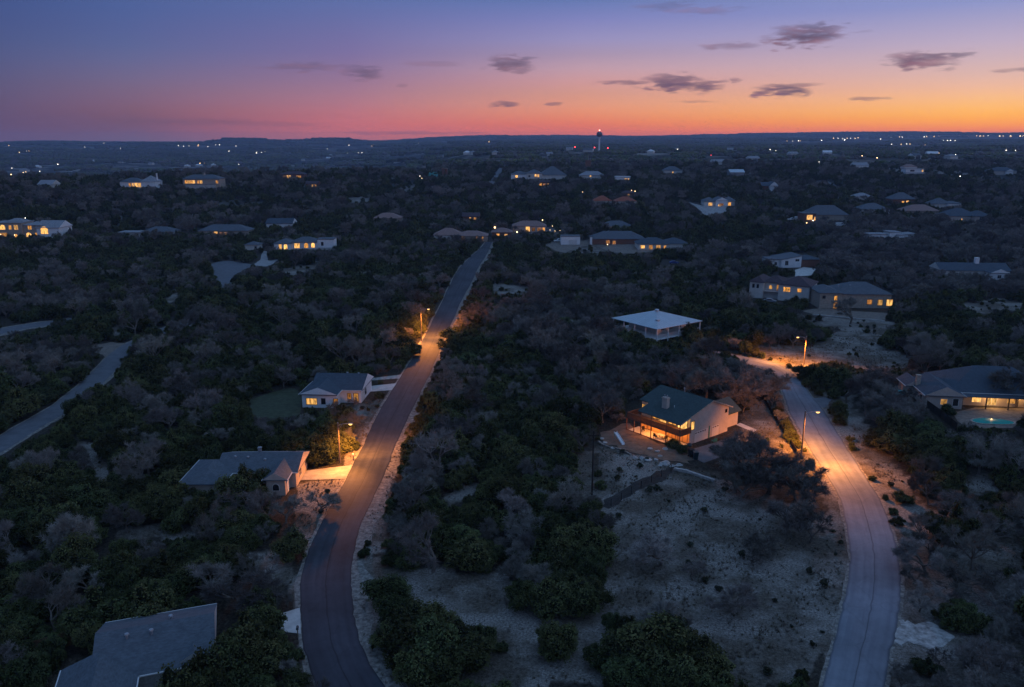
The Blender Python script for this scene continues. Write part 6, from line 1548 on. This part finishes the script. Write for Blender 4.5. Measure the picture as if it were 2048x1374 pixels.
for x, y, s in shrubs:
    o = link("shrub", SHR[rnd.randrange(4)]); o.location = (x, y, -.03); o.scale = (s, s, s * rnd.uniform(.7, 1.1)); o.rotation_euler = (0, 0, rnd.uniform(0, 6))
    tag(o, "shrub", "shrub", "low shrubs on open ground"); sit.append((o, x, y, s, s))
label_all(sit, "shrub", lambda it: "tiny dry dark" if it[3] < .55 else "knee high dark" if it[3] < .8 else "waist high dark")

# ------------------------------------------------------------------ masses nobody could count: instanced on points
def scatter(name, pts, meshes, label, cat):
    """pts: (x, y, z, rot, sx, sz, index)"""
    me = bpy.data.meshes.new(name); me.from_pydata([p[:3] for p in pts], [], [])
    for an, tp, f in (("rz", 'FLOAT', lambda p: p[3]), ("idx", 'INT', lambda p: p[6])):
        a = me.attributes.new(an, tp, 'POINT'); a.data.foreach_set("value", [f(p) for p in pts])
    a = me.attributes.new("scl", 'FLOAT_VECTOR', 'POINT'); a.data.foreach_set("vector", [c for p in pts for c in (p[4], p[4], p[5])])
    o = link(name, me); tag(o, label, cat, None, 'stuff')
    ng = bpy.data.node_groups.new(name + "_scatter", 'GeometryNodeTree')
    ng.interface.new_socket(name="Geometry", in_out='INPUT', socket_type='NodeSocketGeometry')
    ng.interface.new_socket(name="Geometry", in_out='OUTPUT', socket_type='NodeSocketGeometry')
    gi = ng.nodes.new("NodeGroupInput"); go = ng.nodes.new("NodeGroupOutput")
    iop = ng.nodes.new("GeometryNodeInstanceOnPoints"); jn = ng.nodes.new("GeometryNodeJoinGeometry")
    for src in meshes:
        parts = []
        for so in src:
            oi = ng.nodes.new("GeometryNodeObjectInfo"); oi.transform_space = 'ORIGINAL'; oi.inputs[0].default_value = so; parts.append(oi.outputs["Geometry"])
        if len(parts) > 1:
            j2 = ng.nodes.new("GeometryNodeJoinGeometry")
            for p_ in parts: ng.links.new(p_, j2.inputs[0])
            parts = [j2.outputs[0]]
        g2 = ng.nodes.new("GeometryNodeGeometryToInstance"); ng.links.new(parts[0], g2.inputs[0]); ng.links.new(g2.outputs[0], jn.inputs[0])
    ng.links.new(gi.outputs[0], iop.inputs["Points"]); ng.links.new(jn.outputs[0], iop.inputs["Instance"])
    iop.inputs["Pick Instance"].default_value = True
    def attr(n, t):
        a = ng.nodes.new("GeometryNodeInputNamedAttribute"); a.data_type = t; a.inputs["Name"].default_value = n; return a.outputs["Attribute"]
    ng.links.new(attr("idx", 'INT'), iop.inputs["Instance Index"])
    cx = ng.nodes.new("ShaderNodeCombineXYZ"); ng.links.new(attr("rz", 'FLOAT'), cx.inputs[2])
    ng.links.new(cx.outputs[0], iop.inputs["Rotation"]); ng.links.new(attr("scl", 'FLOAT_VECTOR'), iop.inputs["Scale"])
    ng.links.new(iop.outputs[0], go.inputs[0])
    md = o.modifiers.new("scatter", 'NODES'); md.node_group = ng
    return o
HID = bpy.data.collections.new("sources")     # not linked to the scene: only the shapes the masses are made of
def src(me): 
    o = bpy.data.objects.new(me.name + "_source", me); HID.objects.link(o); return o
JS = [(src(c), src(t)) for c, t in JUN]; OS = [(src(c), src(t)) for c, t in OAK]
for kind, S, nm, lab in (('j', JS, "juniper_woodland", "unbroken juniper woodland stretching from the thickets to the ridge"), ('o', OS, "oak_woodland", "grey leafless oak woodland mixed through the thickets up to the ridge")):
    pts = []
    for _, x, y, r, h in stuff[kind]:
        sx, sz = (r / 2.35, h / 4.3) if kind == 'j' else (r / 4.4, h / 6.2)
        pts.append((x, y, hill(x, y) - .1, rnd.uniform(0, 6.28), sx, sz, rnd.randrange(len(S))))
    scatter(nm, pts, S, lab, "woodland")
# far valley woods: clumps of many crowns
def far_clump(seed, S=50, n=46):
    r = random.Random(seed); mb = MB()
    for _ in range(n):
        x, y = r.uniform(-S / 2, S / 2), r.uniform(-S / 2, S / 2); q = r.uniform(2.2, 4.6); h = r.uniform(3.2, 6.2); nn = 7; mi = 0 if r.random() < .62 else 1
        for k in range(2):
            ox, oy = x + r.uniform(-1.6, 1.6), y + r.uniform(-1.6, 1.6); s_ = r.uniform(.6, 1)
            vs = []; fs = []
            for rr, zz in ((.8, -.5), (1, .45), (.72, .8)):
                for i in range(nn):
                    t = 2 * pi * i / nn + zz; w = q * rr * s_ * r.uniform(.75, 1.2); vs.append((ox + w * cos(t), oy + w * sin(t), h * s_ * zz * r.uniform(.85, 1.1)))
            vs.append((ox, oy, h * s_))
            for L in range(2): fs += [(L * nn + i, L * nn + (i + 1) % nn, (L + 1) * nn + (i + 1) % nn, (L + 1) * nn + i) for i in range(nn)]
            fs += [(2 * nn + i, 2 * nn + (i + 1) % nn, 3 * nn) for i in range(nn)]
            mb.add(vs, fs, mi)
    return mb.mesh("far_clump", [M_leaf, mat("far_oak_crowns", (.095, .08, .075), .95, .35, .05, hue_obj=.3)])
FC = [(src(far_clump(500 + i)),) for i in range(5)]
pts = []
for d0, d1, sc in ((960, 2000, 1.0), (2000, 3800, 1.8), (3800, 8300, 3.4)):
    cell = 46 * sc; y = d0
    while y < d1:
        half = y * .74 + 60; x = -half
        while x < half:
            jx, jy = x + rnd.uniform(-.35, .35) * cell, y + rnd.uniform(-.35, .35) * cell; x += cell
            if nz(jx, jy, .0042, 3.1) + rnd.gauss(0, .3) > 1.3: continue
            z = hill(jx, jy)
            if hides(jx, jy, z, 20 * sc, 5, 1.0): continue
            pts.append((jx, jy, z - .5, rnd.choice((0, pi / 2, pi, 1.5 * pi)) + rnd.uniform(-.2, .2), sc, .75 + .25 * sc, rnd.randrange(5)))
        y += cell
scatter("valley_woods", pts, FC, "dark woods covering the distant valleys and hills to the horizon", "woodland")
# dry grass on the open ground
GT = [(src(grass_tuft(700 + i)),) for i in range(3)]
pts = []
for c in [c for c in CLEAR if min(p[1] for p in c) > 640] + [[(1195, 895), (1440, 955), (1690, 1060), (1660, 1280), (1480, 1370), (1200, 1374), (1230, 1100)], [(1695, 830), (1760, 880), (1840, 1000), (1800, 1015), (1740, 930)], [(590, 960), (690, 960), (600, 1100), (560, 1090)], [(700, 900), (760, 800), (800, 800), (700, 960)]]:
    P = [un2(*p) for p in c]; a = (min(p[0] for p in P), max(p[0] for p in P), min(p[1] for p in P), max(p[1] for p in P))
    for _ in range(int(min(6000, (a[1] - a[0]) * (a[3] - a[2]) * 1.1))):
        x, y = rnd.uniform(a[0], a[1]), rnd.uniform(a[2], a[3])
        if inpoly(x, y, P) and not on_solid(x, y) and nz(x, y, .35, .7) > -.5: s = rnd.uniform(.6, 1.5); pts.append((x, y, -.01, rnd.uniform(0, 6.28), s, s * rnd.uniform(.6, 1.1), rnd.randrange(3)))
scatter("dry_grass", pts, GT, "short dry grass tufts over the stony open ground", "grass")

# ------------------------------------------------------------------ haze
mb = MB().box(-9600, -9600, -40, 9600, 9600, 160)
hz = mb.build("haze", None); tag(hz, "thin blue evening haze over the valleys", "haze", None, 'stuff')
hm = bpy.data.materials.new("evening_haze"); hm.use_nodes = True; nt = hm.node_tree; nt.nodes.clear()
o_ = nt.nodes.new("ShaderNodeOutputMaterial"); pv_ = nt.nodes.new("ShaderNodeVolumePrincipled")
pv_.inputs["Color"].default_value = (.52, .68, .98, 1); pv_.inputs["Density"].default_value = .00012; pv_.inputs["Anisotropy"].default_value = .3
nt.links.new(pv_.outputs[0], o_.inputs["Volume"])
hz.data.materials.clear(); hz.data.materials.append(hm)

# ------------------------------------------------------------------ sky
W = bpy.data.worlds.new("World"); scene.world = W; W.use_nodes = True
nt = W.node_tree; nt.nodes.clear()
out = nt.nodes.new("ShaderNodeOutputWorld"); bg = nt.nodes.new("ShaderNodeBackground"); nt.links.new(bg.outputs[0], out.inputs[0])
tc = nt.nodes.new("ShaderNodeTexCoord"); sep = nt.nodes.new("ShaderNodeSeparateXYZ"); nt.links.new(tc.outputs["Generated"], sep.inputs[0])
def nmath(op, a, b=None, c=None, clamp=False):
    m = nt.nodes.new("ShaderNodeMath"); m.operation = op; m.use_clamp = clamp
    for i, q in enumerate((a, b, c)):
        if q is None: continue
        if isinstance(q, (int, float)): m.inputs[i].default_value = q
        else: nt.links.new(q, m.inputs[i])
    return m.outputs[0]
def mrange(x, a, b, lo=0.0, hi=1.0, smooth_=False):
    r = nt.nodes.new("ShaderNodeMapRange"); r.interpolation_type = 'SMOOTHSTEP' if smooth_ else 'LINEAR'
    nt.links.new(x, r.inputs[0])
    for i, q in ((1, a), (2, b), (3, lo), (4, hi)): r.inputs[i].default_value = q
    return r.outputs[0]
az = nmath('ARCTAN2', sep.outputs[0], sep.outputs[1])     # radians, + to the right
el = nmath('ARCSINE', sep.outputs[2])
def el_of(u, v):
    r = ray(u, v).normalized(); return math_asin(r.z)
from math import asin as math_asin
fac = nmath('MULTIPLY', el, 1 / R(24))
# colour columns at five bearings; rows by elevation in degrees
SKYC = {
    -34: [(-.6, (84, 80, 112)), (.2, (88, 80, 114)), (1.6, (90, 80, 114)), (3.6, (86, 84, 120)), (6, (76, 86, 130)), (9.2, (62, 80, 132)), (24, (90, 124, 174))],
    -24.5: [(-.6, (96, 90, 122)), (.2, (100, 92, 124)), (.8, (108, 88, 117)), (1.5, (114, 87, 112)), (2.1, (124, 92, 113)), (2.9, (124, 98, 124)), (3.85, (118, 102, 132)), (4.8, (108, 104, 142)), (6.2, (92, 102, 148)), (7.6, (84, 98, 150)), (9.2, (76, 97, 152)), (24, (98, 134, 183))],
    -11: [(-.6, (140, 100, 122)), (.1, (152, 102, 120)), (.6, (176, 104, 117)), (1.3, (186, 108, 119)), (2, (182, 114, 126)), (3, (168, 120, 138)), (4.5, (142, 116, 150)), (6, (122, 112, 160)), (9.2, (92, 110, 166)), (24, (107, 145, 194))],
    4.9: [(-.6, (170, 104, 110)), (.2, (180, 105, 110)), (.8, (202, 108, 104)), (1.3, (220, 120, 100)), (1.9, (226, 140, 110)), (2.55, (222, 150, 125)), (3.3, (210, 150, 136)), (4.05, (205, 152, 153)), (4.95, (190, 155, 170)), (5.85, (166, 146, 174)), (6.7, (152, 145, 188)), (8, (128, 132, 188)), (9.2, (100, 121, 178)), (24, (113, 153, 202))],
    29.5: [(-.6, (186, 106, 98)), (.3, (196, 110, 98)), (.9, (230, 130, 88)), (1.4, (250, 160, 84)), (1.95, (253, 178, 92)), (2.6, (252, 188, 118)), (3.53, (240, 184, 152)), (4.95, (213, 179, 177)), (6.7, (188, 171, 195)), (9.2, (141, 150, 200)), (24, (121, 157, 208))],
}
SKYC = {a: [(d * (cos(R(a)) if .5 < d < 20 else 1), c) for d, c in t] for a, t in SKYC.items()}
cols = []
DENS, TOP = .00012, 160.0
AIR = (.035, .075, .185)
def lookup(tab, d):
    if d <= tab[0][0]: return s2l(tab[0][1])
    for (a, c0), (b, c1) in zip(tab, tab[1:]):
        if d < b:
            t = (d - a) / (b - a); x, y = s2l(c0), s2l(c1); return tuple(p + (q - p) * t for p, q in zip(x, y))
    return s2l(tab[-1][1])
def behind_air(tab):
    out_ = []
    for d in (-.6, .12, .3, .5, .75, 1.0, 1.3, 1.65, 2.0, 2.6, 3.3, 4.0, 4.9, 5.8, 6.7, 8.0, 9.2, 24):
        L = min(9600, (TOP - H) / tan(R(max(d, .2)))); T = exp(-DENS * L); c = lookup(tab, d)
        out_.append((d, tuple(max(.01, (x - s * (1 - T)) / T) for x, s in zip(c, AIR))))
    return out_
for a in sorted(SKYC):
    cr = nt.nodes.new("ShaderNodeValToRGB"); e = cr.color_ramp.elements; pts_ = behind_air(SKYC[a])
    f0 = nmath('MULTIPLY_ADD', el, 1 / R(25), .025)
    while len(e) < len(pts_): e.new(.5)
    for q, (d, c) in zip(e, pts_): q.position = (d + .625) / 25; q.color = (*c, 1)
    cr.color_ramp.interpolation = 'LINEAR'
    nt.links.new(f0, cr.inputs[0]); cols.append((a, cr.outputs[0]))
col = cols[0][1]
for (a0, _), (a1, c1) in zip(cols, cols[1:]):
    mx = nt.nodes.new("ShaderNodeMix"); mx.data_type = 'RGBA'
    nt.links.new(mrange(az, R(a0), R(a1)), mx.inputs[0]); nt.links.new(col, mx.inputs[6]); nt.links.new(c1, mx.inputs[7]); col = mx.outputs[2]
# clouds: soft patches of broken evening cumulus at the bearings where they hang
cv = nt.nodes.new("ShaderNodeCombineXYZ"); nt.links.new(nmath('MULTIPLY', az, 17), cv.inputs[0]); nt.links.new(nmath('MULTIPLY', el, 84), cv.inputs[1])
n1 = nt.nodes.new("ShaderNodeTexNoise"); n1.inputs["Scale"].default_value = 1.5; n1.inputs["Detail"].default_value = 4; n1.inputs["Roughness"].default_value = .55
nt.links.new(cv.outputs[0], n1.inputs["Vector"])
n2 = nt.nodes.new("ShaderNodeTexNoise"); n2.inputs["Scale"].default_value = 3.0; n2.inputs["Detail"].default_value = 3
nt.links.new(cv.outputs[0], n2.inputs["Vector"])
w1 = nmath('MULTIPLY_ADD', n1.outputs["Fac"], 2.6, -1.3); w2 = nmath('MULTIPLY_ADD', n2.outputs["Fac"], 2.4, -1.2)
CL = [(1618, 70, 78, 26, .95), (1460, 92, 55, 9, .55), (1850, 120, 66, 20, .95), (1345, 165, 62, 22, 1.0), (1240, 165, 55, 6, .7), (1410, 172, 42, 15, .9), (1562, 180, 52, 16, 1.0), (1600, 170, 40, 5, .6), (1015, 126, 48, 19, .85), (1040, 138, 26, 12, .6), (725, 146, 38, 18, .65), (620, 134, 90, 11, .5), (1005, 208, 28, 9, .8), (1108, 208, 16, 6, .7), (1735, 197, 42, 5, .65), (870, 128, 55, 7, .28), (1420, 20, 60, 10, .35), (1330, 14, 60, 12, .35), (2040, 140, 40, 5, .6), (400, 244, 150, 8, .35), (810, 266, 140, 5, .45), (560, 248, 80, 6, .3), (805, 171, 12, 6, .35), (1470, 160, 13, 6, .6), (1390, 203, 40, 3, .35)]
cm = None
for u, v, ru, rv, k in CL:
    r = ray(u, v).normalized(); a0 = atan2(r.x, r.y); e0 = math_asin(r.z)
    x = nmath('ADD', nmath('MULTIPLY', nmath('SUBTRACT', az, a0), F / ru * 1.02), w1)
    y = nmath('ADD', nmath('MULTIPLY', nmath('SUBTRACT', el, e0), F / rv * 1.3), w2)
    q = nmath('ADD', nmath('MULTIPLY', x, x), nmath('MULTIPLY', y, y))
    m = mrange(q, 1.3, .0, 0, k, True)
    cm = m if cm is None else nmath('MAXIMUM', cm, m)
cm = nmath('MULTIPLY', cm, mrange(n2.outputs["Fac"], .30, .6, .55, 1.0))
shade = nt.nodes.new("ShaderNodeMix"); shade.data_type = 'RGBA'
shade.inputs[6].default_value = (*s2l((92, 78, 102)), 1); shade.inputs[7].default_value = (*s2l((178, 122, 132)), 1)
nt.links.new(mrange(n1.outputs["Fac"], .42, .66, 0, .55), shade.inputs[0])
mc = nt.nodes.new("ShaderNodeMix"); mc.data_type = 'RGBA'
nt.links.new(cm, mc.inputs[0]); nt.links.new(col, mc.inputs[6]); nt.links.new(shade.outputs[2], mc.inputs[7])
nt.links.new(mc.outputs[2], bg.inputs[0]); bg.inputs[1].default_value = 1.0
W.cycles.sampling_method = 'MANUAL'; W.cycles.sample_map_resolution = 512

# faint afterglow of the sun just under the right hand horizon
sl = bpy.data.lights.new("sun", 'SUN'); sl.energy = .05; sl.angle = R(20); sl.color = (1, .55, .35)
so = bpy.data.objects.new("sun", sl); COL.objects.link(so)
az_s, el_s = R(32), R(4)
so.rotation_euler = Vector((sin(az_s) * cos(el_s), cos(az_s) * cos(el_s), sin(el_s))).to_track_quat('Z', 'Y').to_euler()

# ------------------------------------------------------------------ render settings
vs = scene.view_settings; vs.view_transform = 'Standard'; vs.look = 'None'; vs.exposure = 0; vs.gamma = 1
scene.display_settings.display_device = 'sRGB'
cy = scene.cycles
cy.max_bounces = 4; cy.diffuse_bounces = 2; cy.glossy_bounces = 2; cy.transmission_bounces = 2; cy.volume_bounces = 0; cy.transparent_max_bounces = 8
cy.use_denoising = True; cy.denoiser = 'OPENIMAGEDENOISE'; cy.denoising_input_passes = 'RGB_ALBEDO_NORMAL'; cy.denoising_prefilter = 'ACCURATE'
cy.use_light_tree = True; cy.sample_clamp_indirect = 3; cy.caustics_reflective = False; cy.caustics_refractive = False
cy.use_adaptive_sampling = True; cy.adaptive_threshold = .02
print("trees", len(trees), "stuff", len(stuff['j']), len(stuff['o']), "indiv", len(items['j']), len(items['o']), "shrubs", len(shrubs), "vis", len(VIS), "grass", len(pts))
